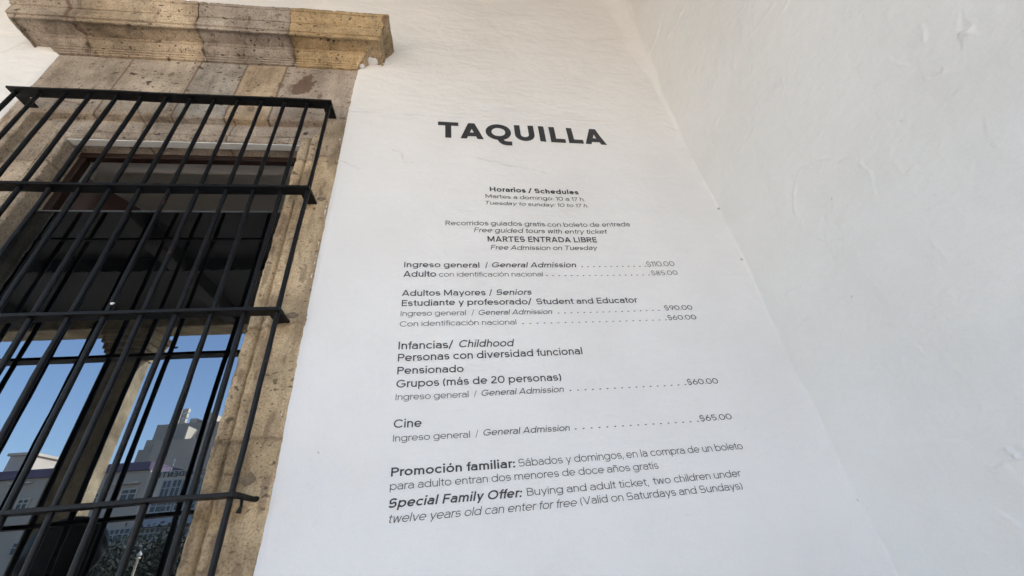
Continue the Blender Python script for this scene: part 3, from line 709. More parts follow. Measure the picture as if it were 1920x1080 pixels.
# ================================================================== GRILLE
GD = 0.058 * D                          # bar axis in front of the wall plane
grille = empty('window_grille', (P(-0.95), -GD, EZ - 0.95 * D), 'black iron grille of round bars and flat rails standing in front of the stone window', 'window grille')
KB = (1 - 0.058)
bx = [(-0.477 - 0.08175 * (13 - i)) * KB * D for i in range(14)]
bx[0] = -1.531 * KB * D
RT = 0.011                              # rail thickness
rails = [1.524 * 0.927, 1.047 * 0.927, 0.585 * 0.927, 0.137 * 0.927, -0.30, -0.73]
xe0, xe1 = bx[0] - 0.019, bx[13] + 0.012
yF, yB = -0.075 * D, -0.041 * D
for i, zr_ in enumerate(rails):
    zt = Zr(zr_); z0 = zt - RT
    u = np.linspace(0, 1, 120)
    m = MB()
    n = 60
    for k in range(n + 1):
        x = xe0 + (xe1 - xe0) * k / n; dz = 0.0022 * float(vn(x * 3.1, i * 2.3, 150)) + 0.0008 * float(vn(x * 14, i * 5.1, 151)); dy = 0.0015 * float(vn(x * 4, i * 3.3, 152))
        b = len(m.v); m.v += [(x, yF + dy, z0 + dz), (x, yB + dy, z0 + dz), (x, yB + dy, zt + dz), (x, yF + dy, zt + dz)]
        if k: m.f += [[b - 4 + a_, b - 4 + (a_ + 1) % 4, b + (a_ + 1) % 4, b + a_] for a_ in range(4)]
    m.f += [[0, 1, 2, 3], [b + 3, b + 2, b + 1, b]]
    # returns into the stone at both ends
    if i == 3:
        m.tube([(xe1 - 0.012, yF + 0.018, z0 + 0.004), (xe1 + 0.002, yB, z0 + 0.003), (xe1 + 0.014, -0.012, z0 - 0.001), (xe1 + 0.02, 0.006, z0)], [0.007, 0.008, 0.007, 0.008], 8)
        m.tube([(xe1 + 0.0, yB + 0.012, z0 - 0.002), (xe1 - 0.002, yB + 0.02, z0 - 0.018), (xe1 - 0.006, yB + 0.022, z0 - 0.034)], [0.004, 0.004, 0.007], 8)
    else:
        m.box(xe1 - 0.044, xe1 + 0.0005, yF + 0.0445, 0.012, z0 + 0.0006, zt - 0.0006)
    m.box(xe0 - 0.0005, xe0 + 0.044, yF + 0.0445, 0.012, z0 + 0.0006, zt - 0.0006)
    m.build('rail', M_IRON, grille, False, 0.0012)
def bar_mesh(seed, z0, z1):
    m = MB(); n = 90; pts = []; rd = []
    for k in range(n + 1):
        z = z0 + (z1 - z0) * k / n
        pts.append((0.0026 * float(vn(z * 2.2, seed, 160)) + 0.0009 * float(vn(z * 11, seed, 161)), 0.0016 * float(vn(z * 2.1, seed, 162)), z))
        rd.append(0.0078 + 0.0007 * float(vn(z * 9, seed, 163)) + 0.0005 * float(vn(z * 40, seed, 164)))
    return m.tube(pts, rd, 14)
zb0, zb1 = Zr(-0.78), Zr(rails[0]) - RT * 0.4
for i, x in enumerate(bx):
    m = bar_mesh(i * 3.7, zb0, zb1); m.v = [(a_ + x, b_ - GD, c_) for a_, b_, c_ in m.v]
    # weld beads where the bar meets a rail
    bar = m.build('bar', M_IRON, grille, True)
xw, zw = wpt(207, 567); blob('paint_drip', (xw * 0.93, -GD - 0.008, EZ + (zw - EZ) * 0.93), (0.006, 0.003, 0.0045), M_WHITEP, grille, 2, 10)
for (px, py, rx_, rz_, sd) in ((604, 373, .030, .020, 3), (546, 592, .030, .020, 6), (463, 900, .030, .026, 9), (641, 222, .026, .012, 12)):
    cx, cz = wpt(px, py); blob('mortar_patch', (cx, 0.002, cz), (rx_ * .66, 0.005, rz_ * .66), M_MORTAR, jamb_parts[1], sd, 24)

# ================================================================== LETTERING (a monoline stroke alphabet)
XH, CAP, ASC, DSC = 0.518, 0.70, 0.725, -0.19
def arc(cx, cy, rx, ry, a0, a1, n=18):
    return [(cx + rx * math.cos(math.radians(a0 + (a1 - a0) * i / n)), cy + ry * math.sin(math.radians(a0 + (a1 - a0) * i / n))) for i in range(n + 1)]
def glyph(c, h):
    """strokes as centre lines, and the advance; h is half the stroke width.  A stroke ('c', pts) is clipped to the cap band."""
    S = []; L = lambda *p: S.append(list(p)); K = lambda *p: S.append(('c', list(p)))
    R = 0.268; m = XH / 2; ry = m - h; rx = R - h; sb = 0.055; rs = 0.032
    acc = None
    if c in 'áóñé': acc = c; c = {'á': 'a', 'ó': 'o', 'ñ': 'n', 'é': 'e'}[c]
    if c == ' ': return [], 0.24
    if c == 'a':
        W = 0.455; xr = rs + W - h; cx = rs + W / 2
        S.append(arc(cx, XH - .175, W / 2 - h, .175 - h, 152, 0, 16) + [(xr, 0)])
        bt = .305; bc = (bt + h) / 2; br = (bt - h) / 2
        S.append([(xr, bt), (rs + .20, bt)] + arc(rs + br * 1.12 + h, bc, br * 1.12, br, 90, 270, 14) + [(rs + .19, h)] + arc(rs + .20, h + .13, xr - rs - .20, .13, 270, 345, 8)); adv = W + rs + sb
    elif c in 'odbpqg':
        o = rs if c not in 'bp' else sb
        S.append(arc(o + R, m, rx, ry, 0, 360, 30))
        xr, xl = o + 2 * R - h, o + h
        adv = 2 * R + rs * 2 if c == 'o' else 2 * R + rs + sb
        if c == 'd': L((xr, 0), (xr, ASC))
        if c == 'b': L((xl, 0), (xl, ASC))
        if c == 'p': L((xl, DSC), (xl, XH))
        if c == 'q': L((xr, DSC), (xr, XH))
        if c == 'g': S.append([(xr, XH), (xr, -0.01)] + arc(o + R, -0.01, rx, -(DSC + h) - 0.01, 0, -150, 16))
        wd = adv
    elif c == 'c': S.append(arc(rs + R, m, rx, ry, 42, 318, 24)); adv = 0.53
    elif c == 'e': S.append([(rs + h, m - 0.01), (rs + 2 * R - h, m - 0.01)]); S.append(arc(rs + R, m, rx, ry, -2, 318, 28)); adv = 2 * R + 2 * rs - .005
    elif c in 'nhmr':
        x = sb + h; W = 0.425; top = ASC if c == 'h' else XH
        L((x, 0), (x, top))
        if c == 'r': S.append([(x, 0.25)] + arc(sb + .225, XH - .20, .225 - h, .20 - h, 180, 75, 12)); adv = 0.315
        else:
            k = 2 if c == 'm' else 1; W = 0.40 if c == 'm' else W
            for j in range(k):
                x0 = sb + j * (W - 2 * h) ; r_ = (W - 2 * h) / 2
                S.append([(x0 + h, 0.22)] + arc(x0 + W / 2, XH - .21, r_, .21 - h, 180, 0, 16) + [(x0 + W - h, 0)])
            adv = sb * 2 + k * W - (k - 1) * 2 * h
    elif c == 'u':
        W = 0.44; S.append([(sb + h, XH)] + arc(sb + W / 2, .21, W / 2 - h, .21 - h, 180, 360, 16) + [(sb + W - h, 0.28)]); L((sb + W - h, 0), (sb + W - h, XH)); adv = W + 2 * sb
    elif c == 'i' or c == 'j':
        L((sb + h, 0), (sb + h, XH)); S.append(('dot', (sb + h, .665, max(1.25 * h, .042)))); adv = 2 * sb + 2 * h
    elif c == 'l': L((sb + h, 0), (sb + h, ASC)); adv = 2 * sb + 2 * h
    elif c == 't': x = .115 + h; S.append([(x, .66), (x, .14)] + arc(x + .13, .14, .13, .14 - h, 180, 275, 10)); L((.015, XH - h), (.30, XH - h)); adv = .315
    elif c == 'f': x = .105 + h; S.append([(x, 0), (x, .58)] + arc(x + .125, .58, .125, ASC - .58 - h, 180, 85, 10)); L((.015, XH - h), (.285, XH - h)); adv = .275
    elif c == 's':
        w_ = .42; cx = rs + w_ / 2; q = (XH - 2 * h) / 4; r_ = w_ / 2 - h
        S.append(arc(cx, XH - h - q, r_ * .92, q, 28, 180, 14)[:-1] + [(cx - r_ * .93, XH - h - q - .01)] + arc(cx, XH / 2 + 0.0, r_ * .8, .02, 200, 250, 4) + arc(cx, XH / 2 - .0, r_ * .8, .02, 70, 20, 4) + arc(cx, h + q, r_, q, 15, -152, 16)); adv = w_ + 2 * rs
    elif c == 'k': L((sb + h, 0), (sb + h, ASC)); S.append(('x', [(sb + h, .17), (sb + .46, XH + .02)])); S.append(('x', [(sb + .17, .27), (sb + .47, -.02)])); adv = .50
    elif c in 'vy':
        a, b = .03 + h, .52 - h; mid = .275
        if c == 'v': S.append(('x', [(a - .01, XH + .02), (mid, -.0)])); S.append(('x', [(b + .01, XH + .02), (mid, -.0)]))
        else: S.append(('x', [(a - .01, XH + .02), (mid + .0, .03)])); S.append(('y', [(b + .01, XH + .02), (mid - .095, DSC - .02)]))
        adv = .53
    elif c == 'w':
        for p in ([.04, .20], [.36, .20], [.36, .52], [.68, .52]): S.append(('x', [(p[0] + (h if p[0] < .3 else -h if p[0] > .5 else 0), XH + .01), (p[1], -.01)]))
        adv = .72
    elif c == 'x': S.append(('x', [(.03, XH + .02), (.49, -.02)])); S.append(('x', [(.49, XH + .02), (.03, -.02)])); adv = .52
    # capitals
    elif c == 'A': K((.02 + h * 1.1, -.02), (.36, CAP + .01)); K((.70 - h * 1.1, -.02), (.36, CAP + .01)); L((.15, .19), (.57, .19)); adv = .72
    elif c in 'BPR':
        x = .075 + h; L((x, 0), (x, CAP)); hh = .375 if c != 'B' else .39; rr = (CAP - hh - h + h) / 2 - 0.0
        yb_ = .34 if c != 'B' else .37; r2 = (CAP - h - yb_) / 2
        S.append([(x, CAP - h), (.33, CAP - h)] + arc(.34, CAP - h - r2, .19, r2, 90, -90, 16) + [(x, yb_)])
        if c == 'B': r3 = (yb_ - h) / 2; S.append([(x, yb_), (.36, yb_)] + arc(.37, h + r3, .20, r3, 90, -90, 16) + [(x, h)])
        if c == 'R': K((.33, yb_), (.56, -.03))
        adv = .60 if c == 'P' else .63
    elif c in 'CGOQ':
        r_, q = .37, CAP / 2; a0, a1 = (0, 360) if c in 'OQ' else (40, 320) if c == 'C' else (40, 352)
        S.append(arc(.04 + r_, q, r_ - h, q - h, a0, a1, 40)); adv = .82 if c in 'OQ' else .74 if c == 'C' else .80
        if c == 'G': L((.43, q - .035), (.04 + 2 * r_ - h * .6, q - .035))
        if c == 'Q': S.append([(.44, .05), (.475, -.04), (.54, -.105), (.62, -.125), (.775, -.125)])
    elif c == 'D': x = .075 + h; S.append([(x, CAP - h), (.34, CAP - h)] + arc(.36, CAP / 2, .33 - h, CAP / 2 - h, 90, -90, 24) + [(x, h)]); L((x, 0), (x, CAP)); adv = .73
    elif c in 'EF':
        x = .075 + h; L((x, 0), (x, CAP)); L((x, CAP - h), (.54, CAP - h)); L((x, .36), (.50, .36)); adv = .57
        if c == 'E': L((x, h), (.54, h))
    elif c == 'H': x = .075 + h; L((x, 0), (x, CAP)); L((.665 - h, 0), (.665 - h, CAP)); L((x, .36), (.665 - h, .36)); adv = .74
    elif c == 'I': L((.075 + h, 0), (.075 + h, CAP)); adv = .15 + 2 * h
    elif c == 'L': L((.075 + h, 0), (.075 + h, CAP)); L((.075 + h, h), (.52, h)); adv = .54
    elif c == 'M': x = .075 + h; y_ = .80 - h; L((x, 0), (x, CAP)); L((y_, 0), (y_, CAP)); K((x - h * .3, CAP + .02), (.4375, .10)); K((y_ + h * .3, CAP + .02), (.4375, .10)); adv = .875
    elif c == 'N': x = .075 + h; y_ = .665 - h; L((x, 0), (x, CAP)); L((y_, 0), (y_, CAP)); K((x - h * .3, CAP + .03), (y_ + h * .3, -.03)); adv = .74
    elif c == 'S':
        w_ = .54; cx = .05 + w_ / 2; q = (CAP - 2 * h) / 4; r_ = w_ / 2 - h
        S.append(arc(cx, CAP - h - q, r_ * .95, q, 25, 180, 16) + arc(cx, CAP / 2, r_ * .85, .03, 205, 255, 4) + arc(cx, CAP / 2, r_ * .85, .03, 75, 20, 4) + arc(cx, h + q, r_, q, 15, -155, 18)); adv = .64
    elif c == 'T': L((.02, CAP - h), (.60, CAP - h)); L((.31, 0), (.31, CAP)); adv = .62
    elif c == 'U': S.append([(.07 + h, CAP), (.07 + h, .28)] + arc(.36, .28, .29 - h, .28 - h, 180, 360, 20) + [(.65 - h, CAP)]); adv = .72
    elif c == 'V': K((.02 + h, CAP + .02), (.35, -.01)); K((.68 - h, CAP + .02), (.35, -.01)); adv = .70
    # digits
    elif c == '0': S.append(arc(.32, CAP / 2, .28 - h, CAP / 2 - h, 0, 360, 30)); adv = .64
    elif c == '1': L((.19, 0), (.19, CAP)); K((.19, CAP - h), (.04, CAP - .12)); adv = .285
    elif c == '2': S.append(arc(.27, CAP - .21, .22 - h, .21 - h, 165, 0, 14) + arc(.27, CAP - .21, .22 - h, .21 - h, 0, -38, 5)[1:] + [(.06, h)]); L((.05, h), (.51, h)); adv = .55
    elif c == '5': S.append([(.47, CAP - h), (.13, CAP - h)]); S.append([(.13, CAP), (.10, .36)]); S.append([(.10, .365)] + arc(.28, .225, .22 - h, .225 - h, 130, -150, 20)); adv = .55
    elif c == '6': S.append(arc(.29, .225, .245 - h, .225 - h, 0, 360, 26)); K((.06 + h * .8, .27), (.36, CAP + .03)); adv = .57
    elif c == '7': L((.04, CAP - h), (.46, CAP - h)); K((.45 - h, CAP - h), (.14, -.03)); adv = .48
    elif c == '8': S.append(arc(.29, CAP - .17, .20 - h, .17 - h, 0, 360, 24)); S.append(arc(.29, .19, .235 - h, .19 , 0, 360, 26) if False else arc(.29, .19, .235 - h, .19 - h, 0, 360, 26)); adv = .58
    elif c == '9': S.append(arc(.29, CAP - .225, .245 - h, .225 - h, 0, 360, 26)); K((.535 - h * .8, CAP - .27), (.24, -.03)); adv = .57
    elif c == '$':
        w_ = .46; cx = .05 + w_ / 2; q = (CAP - 2 * h) / 4; r_ = w_ / 2 - h
        S.append(arc(cx, CAP - h - q, r_ * .95, q, 25, 180, 14) + arc(cx, CAP / 2, r_ * .85, .03, 205, 255, 4) + arc(cx, CAP / 2, r_ * .85, .03, 75, 20, 4) + arc(cx, h + q, r_, q, 15, -155, 16)); L((cx, -.08), (cx, h)); L((cx, CAP - h), (cx, CAP + .08)); adv = .56
    elif c == '.': S.append(('dot', (.05 + h, max(1.2 * h, .04), max(1.2 * h, .04)))); adv = .10 + 2 * h
    elif c == ',': L((.06 + h, 2.1 * h), (.03 + h, -.10)); adv = .10 + 2 * h
    elif c == ':': S.append(('dot', (.06 + h, max(1.2 * h, .04), max(1.25 * h, .042)))); S.append(('dot', (.06 + h, .42, max(1.25 * h, .042)))); adv = .12 + 2 * h
    elif c == '/': L((.03, -.06), (.33, .76)); adv = .36
    elif c == '(': S.append(arc(.46, .29, .38, .52, 138, 222, 14)); adv = .27
    elif c == ')': S.append(arc(-.19, .29, .38, .52, 42, -42, 14)); adv = .27
    else: raise ValueError('no glyph ' + repr(c))
    if acc:
        cx = adv / 2 - (.01 if acc != 'ó' else 0)
        if acc in 'áóé': L((cx - .03, .575), (cx + .06, .72))
        else: S.append([(cx - .14, .60)] + arc(cx - .07, .61, .07, .05, 180, 20, 6) + arc(cx + .07, .63, .07, .05, 200, 340, 6) + [(cx + .14, .66)])
    return S, adv
def clip_poly(poly, y, keep_above):
    out = []
    for i in range(len(poly)):
        a, b = poly[i], poly[(i + 1) % len(poly)]
        ia = (a[1] >= y) == keep_above or a[1] == y; ib = (b[1] >= y) == keep_above or b[1] == y
        if ia: out.append(a)
        if ia != ib:
            t = (y - a[1]) / (b[1] - a[1]); out.append((a[0] + t * (b[0] - a[0]), y))
    return out
def ribbon(pts, h, closed):
    n = len(pts); Pn = []
    for i in range(n):
        if closed: a, b, c = pts[(i - 1) % (n - 1)], pts[i % (n - 1)], pts[(i + 1) % (n - 1)]
        else: a, b, c = pts[max(i - 1, 0)], pts[i], pts[min(i + 1, n - 1)]
        def nr(p, q):
            L = math.hypot(q[0] - p[0], q[1] - p[1]); return (-(q[1] - p[1]) / L, (q[0] - p[0]) / L) if L > 1e-9 else None
        n1, n2 = nr(a, b), nr(b, c); n1 = n1 or n2; n2 = n2 or n1
        mx, my = n1[0] + n2[0], n1[1] + n2[1]; L = math.hypot(mx, my) or 1; mx /= L; my /= L
        k = h / max(0.45, mx * n1[0] + my * n1[1])
        Pn.append(((b[0] + mx * k, b[1] + my * k), (b[0] - mx * k, b[1] - my * k)))
    return Pn
def text_polys(s, h, italic=False, space=0.0):
    """polygons (each with a small layer number) and the run's advance"""
    out = []; x = 0.0; first = None
    for ch in s:
        S, adv = glyph(ch, h)
        for li, st in enumerate(S):
            if isinstance(st, tuple):
                kind, p = st
                if kind == 'dot':
                    out.append(([(p[0] + x + p[2] * math.cos(math.pi * j / 6), p[1] + p[2] * math.sin(math.pi * j / 6)) for j in range(12)], li)); continue
                (x0, y0), (x1, y1) = p
                dx, dy = x1 - x0, y1 - y0; L = math.hypot(dx, dy); ex, ey = dx / L * h * 1.2, dy / L * h * 1.2
                nx, ny = -dy / L * h, dx / L * h
                x0 -= ex; y0 -= ey; x1 += ex; y1 += ey
                q = [(x0 + nx, y0 + ny), (x1 + nx, y1 + ny), (x1 - nx, y1 - ny), (x0 - nx, y0 - ny)]
                lo, hi = (0, CAP) if kind == 'c' else (DSC, XH) if kind == 'y' else (0, XH)
                q = clip_poly(clip_poly(q, lo, True), hi, False)
                if len(q) >= 3: out.append(([(a + x, b) for a, b in q], li))
            else:
                closed = len(st) > 8 and math.hypot(st[0][0] - st[-1][0], st[0][1] - st[-1][1]) < 1e-6
                rb = ribbon(st, h, closed)
                for a, b in zip(rb, rb[1:]):
                    out.append(([(a[0][0] + x, a[0][1]), (b[0][0] + x, b[0][1]), (b[1][0] + x, b[1][1]), (a[1][0] + x, a[1][1])], li))
        x += adv + space
    if italic: out = [([(a + 0.20 * b, b) for a, b in q], li) for q, li in out]
    return out, x
WT = {'L': 0.032, 'R': 0.041, 'M': 0.050, 'S': 0.060, 'B': 0.070, 'T': 0.085}
def slice_poly(q):
    """cut a convex polygon into cells so that it can follow the plaster"""
    out = [q]
    for ax in (0, 1):
        nxt = []
        for p in out:
            p = [(a, b) for a, b in p] if ax else [(b, a) for a, b in p]
            lo, hi = min(b for _, b in p), max(b for _, b in p); n = int(math.ceil((hi - lo) / 0.16))
            for k in range(n):
                c = clip_poly(clip_poly(p, lo + (hi - lo) * k / n, True), lo + (hi - lo) * (k + 1) / n, False)
                if len(c) >= 3: nxt.append(c if ax else [(b, a) for a, b in c])
        out = nxt
    return out
def wall_letters(name, runs, cap_px=None):
    """runs: (text, weight, italic, left pixel, right pixel); cap_px: top and foot pixel of a capital"""
    (tx, ty), (fx_, fy_) = cap_px
    caph = abs(wpt(tx, ty)[1] - wpt(fx_, fy_)[1]); sc = caph / CAP
    VV = []; FF = []
    for text, wt, it, pl, pr_ in runs:
        xa, za = wpt(*pl); xb, zb_ = wpt(*pr_)
        polys, adv = text_polys(text, WT[wt], it)
        allx = [p[0] for q, _ in polys for p in q]
        # measure against the foot of the run so that the slant does not count
        bx_ = [p[0] - (0.20 * p[1] if it else 0) for q, _ in polys for p in q]
        k = (xb - xa) / (max(bx_) - min(bx_)); x_off = xa - min(bx_) * k
        for q, li in polys:
            # long straight pieces follow the plaster
            for q in slice_poly(q):
                b0 = len(VV)
                for a, b in q:
                    X = x_off + a * k; z = za + (zb_ - za) * (X - xa) / (xb - xa) + b * sc
                    VV.append((X, li * 0.00005, z))
                FF.append(list(range(b0, b0 + len(q))))
    VA = np.array(VV); VA[:, 1] = -h_main(VA[:, 0], VA[:, 2]) - 0.0012 - VA[:, 1]
    o = mesh_np('lettering', VA, FF, M_INK, wall, False)
    o['label'] = name
    return o
A4 = lambda x, y: (700 + x * 0.37037, 200 + y * 0.37037)
A5 = lambda x, y: (680 + x * 0.38886, 580 + y * 0.38886)
def dots(x0, x1, n):      # a row of leader dots as one run
    return None
def line(name, A, cap, *runs):
    rr = []
    for r in runs:
        text, wt, it, x0, y0, x1, y1 = r
        rr.append((text, wt, it, A(x0, y0), A(x1, y1)))
    wall_letters(name, rr, (A(cap[0], cap[1]), A(cap[0], cap[2])))
def lead(n): return '. ' * (n - 1) + '.'
line('large bold heading TAQUILLA', A4, (372, 87, 166), ('TAQUILLA', 'T', False, 327, 163.5, 1182, 198))
line('small bold line Horarios / Schedules', A4, (600, 411, 434), ('Horarios / Schedules', 'B', False, 590, 433, 1040, 448))
line('line Martes a domingo', A4, (580, 448, 467), ('Martes a domingo: 10 a 17 h.', 'R', False, 568, 466, 1072, 482))
line('slanted line Tuesday to sunday', A4, (575, 482, 500), ('Tuesday to sunday: 10 to 17 h.', 'R', True, 562, 500, 1088, 514))
line('line Recorridos guiados', A4, (372, 583, 606), ('Recorridos guiados gratis con boleto de entrada', 'R', False, 366, 606, 1296, 613))
line('slanted line Free guided tours', A4, (515, 619, 642), ('Free guided tours with entry ticket', 'R', True, 509, 642, 1180, 647))
line('capitals MARTES ENTRADA LIBRE', A4, (585, 661, 688), ('MARTES ENTRADA LIBRE', 'S', False, 578, 688, 1132, 690))
line('slanted line Free Admission on Tuesday', A4, (600, 705, 728), ('Free Admission on Tuesday', 'R', True, 594, 728, 1132, 729))
line('price line ending $110.00', A4, (159, 793, 820), ('Ingreso general', 'M', False, 157, 820, 537, 820), ('/', 'M', False, 566, 820, 581, 820), ('General Admission', 'M', True, 598, 818, 1024, 817), (lead(12), 'M', False, 1052, 816, 1380, 814), ('$110.00', 'L', False, 1385, 813, 1524, 811))
line('price line ending $85.00', A4, (170, 839, 869), ('Adulto', 'M', False, 153, 869, 318, 868))
line('price line ending $85.00, light part', A4, (500, 842, 866), ('con identificación nacional', 'L', False, 333, 867, 858, 863), (lead(18), 'M', False, 873, 862, 1398, 857), ('$85.00', 'L', False, 1408, 857, 1540, 855))
line('line Adultos Mayores / Seniors', A4, (160, 936, 966), ('Adultos Mayores', 'M', False, 146, 966, 568, 962), ('/', 'M', False, 586, 962, 602, 962), ('Seniors', 'M', True, 620, 960, 799, 957))
line('line Estudiante y profesorado / Student and Educator', A4, (150, 987, 1018), ('Estudiante y profesorado/', 'M', False, 145, 1018, 803, 1006), ('Student and Educator', 'M', False, 826, 1006, 1338, 995))
line('price line ending $90.00', A4, (142, 1042, 1068), ('Ingreso general', 'L', False, 140, 1068, 468, 1063), ('/', 'L', False, 497, 1063, 510, 1063), ('General Admission', 'R', True, 530, 1061, 902, 1054), (lead(17), 'M', False, 932, 1051, 1448, 1036), ('$90.00', 'R', False, 1475, 1034, 1616, 1030))
line('price line ending $60.00 under the $90.00 line', A5, (182, 65, 90), ('Con identificación nacional', 'L', False, 180, 90, 740, 78), (lead(22), 'M', False, 768, 76, 1465, 55), ('$60.00', 'R', False, 1472, 54, 1609, 50))
line('line Infancias/ Childhood', A5, (176, 163, 199), ('Infancias/', 'M', False, 174, 199, 438, 193), ('Childhood', 'M', True, 462, 190, 724, 183))
line('line Personas con diversidad funcional', A5, (175, 221, 257), ('Personas con diversidad funcional', 'M', False, 171, 257, 1058, 221))
line('line Pensionado', A5, (170, 283, 318), ('Pensionado', 'M', False, 168, 318, 487, 307))
line('line Grupos', A5, (176, 346, 383), ('Grupos (más de 20 personas)', 'M', False, 163, 382, 957, 347))
line('price line ending $60.00 under the Grupos line', A5, (161, 413, 443), ('Ingreso general', 'L', False, 160, 442, 510, 427), ('/', 'L', False, 537, 425, 550, 424), ('General Admission', 'R', True, 570, 422, 966, 402), (lead(17), 'M', False, 995, 398, 1560, 366), ('$60.00', 'R', False, 1568, 365, 1716, 358))
line('word Cine', A5, (160, 535, 576), ('Cine', 'M', False, 150, 575, 285, 569))
line('price line ending $65.00', A5, (148, 609, 641), ('Ingreso general', 'L', False, 147, 640, 517, 620), ('/', 'L', False, 544, 618, 558, 617), ('General Admission', 'R', True, 579, 612, 995, 588), (lead(17), 'M', False, 1020, 582, 1620, 543), ('$65.00', 'R', False, 1628, 541, 1781, 531))
line('heading Promoción familiar', A5, (140, 765, 808), ('Promoción familiar:', 'S', False, 137, 808, 735, 764))
line('light text after Promoción familiar', A5, (760, 722, 759), ('Sábados y domingos, en la compra de un boleto', 'L', False, 752, 760, 1833, 675))
line('line para adulto', A5, (140, 835, 873), ('para adulto entran dos menores de doce años gratis', 'L', False, 132, 873, 1424, 770))
line('slanted heading Special Family Offer', A5, (130, 914, 960), ('Special Family Offer:', 'S', True, 122, 960, 765, 906))
line('light text after Special Family Offer', A5, (797, 863, 900), ('Buying and adult ticket,', 'L', False, 793, 900, 1376, 851), ('two children under', 'L', False, 1399, 847, 1823, 806))
line('last line twelve years old', A5, (132, 990, 1032), ('twelve years old can enter for free', 'L', True, 121, 1033, 1030, 950))
line('last line (Valid on Saturdays and Sundays)', A5, (1075, 905, 943), ('(Valid on Saturdays and Sundays)', 'L', False, 1050, 944, 1828, 868))

# ================================================================== THE STREET BEHIND THE VIEWER (seen mirrored in the glass)
def rw(px, py, y):                       # the point at world depth y whose mirror image stands at that pixel
    d = ray(px, py); dep = D + 2 * GY - y
    return d[0] * dep, EZ + d[2] * dep
M_FGREY = simple('pale_grey_render', (0.43, 0.36, 0.29), 0.9, 0, 0.08, 0.4)
M_FWHITE = simple('off_white_render', (0.54, 0.46, 0.37), 0.9, 0, 0.08, 0.5)
M_TOWER = simple('mid_grey_concrete', (0.38, 0.32, 0.26), 0.9, 0, 0.08, 0.3)
M_PURP = simple('muted_violet_paint', (0.135, 0.10, 0.145), 0.8, 0, 0.1, 1)
M_DGLASS = simple('dark_street_glass', (0.03, 0.04, 0.05), 0.15, 0, 0.3, 0.7)
M_BLUEB = simple('blue_grey_awning', (0.30, 0.31, 0.35), 0.8, 0, 0.1, 1)
M_TRIM = simple('white_window_trim', (0.36, 0.355, 0.35), 0.7)
M_SIGN = simple('dark_sign_letters', (0.05, 0.055, 0.07), 0.6)
YB = -40.0
def front(bld, px0, py0, px1, py1, name, mat, y=YB, proud=0.06, trim=None, mull=0):
    x0, z0 = rw(px0, py1, y); x1, _ = rw(px1, py1, y); xm = (px0 + px1) / 2; _, z1 = rw(xm, py0, y); _, z0 = rw(xm, py1, y)
    o = MB().box(min(x0, x1), max(x0, x1), y - 0.05, y + proud, z0, z1).build(name, mat, bld)
    if trim:
        t = MB(); e = 0.10; a, b = min(x0, x1), max(x0, x1)
        t.box(a - e, a, y, y + proud + .05, z0 - e, z1 + e).box(b, b + e, y, y + proud + .05, z0 - e, z1 + e).box(a, b, y, y + proud + .05, z1, z1 + e).box(a, b, y, y + proud + .05, z0 - e, z0)
        for k in range(mull):
            xx = a + (b - a) * (k + 1) / (mull + 1); t.box(xx - .04, xx + .04, y, y + proud + .04, z0, z1)
        t.box(a, b, y, y + proud + .03, z0 + (z1 - z0) * .62 - .04, z0 + (z1 - z0) * .62 + .04)
        t.build('frame', trim, o)
    return o
# building with the violet parapet
xs0, _ = rw(283, 880, YB); _, zt = rw(240, 884, YB); _, zt2 = rw(240, 869, YB)
A = empty('shop_building', ((-75 + xs0) / 2, YB - 6, -0.04), 'pale grey street building with violet parapet mirrored low in the window glass', 'building')
MB().box(-75, xs0, YB - 12, YB, -0.04, zt).build('wall', M_FGREY, A)
MB().box(-75, xs0, YB - 12.1, YB + 0.25, zt + 0.003, zt2).build('parapet', M_PURP, A)
for r in ((224, 919, 250, 939), (29, 938, 47, 956), (172, 926, 188, 945), (100, 944, 118, 962)): front(A, *r, 'window', M_DGLASS, trim=M_FWHITE, mull=1)
for r in ((190, 994, 236, 1018), (95, 1004, 150, 1026), (20, 1018, 70, 1038)): front(A, *r, 'window', M_DGLASS, trim=M_TRIM, mull=4)
for (p0, p1) in ((215, 262), (20, 60)):
    front(A, p0, 905, p1, 908, 'ledge', M_FWHITE, proud=0.3)
x0, z0 = rw(14, 868, YB - 6); x1, z1 = rw(60, 853, YB - 6)
h = empty('roof_hut', ((x0 + x1) / 2, YB - 6, zt2), 'pale rooftop hut with sunlit side above the violet parapet', 'roof hut')
MB().box(x0, x1, YB - 9, YB - 6, zt2 + .003, z1).build('wall', M_FWHITE, h); MB().box(x0 - .2, x1 + .2, YB - 9.2, YB - 5.8, z1 + .003, z1 + .25).build('roof', M_FWHITE, h)
# hotel with the sign
x0b = xs0 + 0.004; _, ztb = rw(330, 882, YB)
B = empty('office_building', (x0b + 12, YB - 6, -0.04), 'blue grey street building carrying a serif sign on its front, mirrored beside the right jamb', 'building')
MB().box(x0b, x0b + 30, YB - 12, YB, -0.04, ztb).build('wall', M_FWHITE, B)
rl = MB(); 
for zz in (0.35, 0.7, 1.05): rl.box(x0b + .1, x0b + 30, YB - 0.1, YB - 0.05, ztb + zz, ztb + zz + .05)
for k in range(20): rl.box(x0b + .1 + k * 1.5, x0b + .15 + k * 1.5, YB - .1, YB - .05, ztb + .003, ztb + 1.1)
rl.build('railing', M_TRIM, B)
MB().box(x0b + 1.5, x0b + 30, YB - 11, YB - 4, ztb + .003, ztb + 3.0).build('upper_storey', M_TOWER, B)
for k in range(7): MB().box(x0b + 2.5 + k * 3, x0b + 4.6 + k * 3, YB - 4.02, YB - 3.95, ztb + .6, ztb + 2.5).build('window', M_DGLASS, B)
for r in ((297, 903, 311, 938), (316, 901, 331, 936), (341, 899, 357, 934), (362, 897, 378, 932)): front(B, *r, 'window', M_DGLASS, trim=M_TRIM, mull=1)
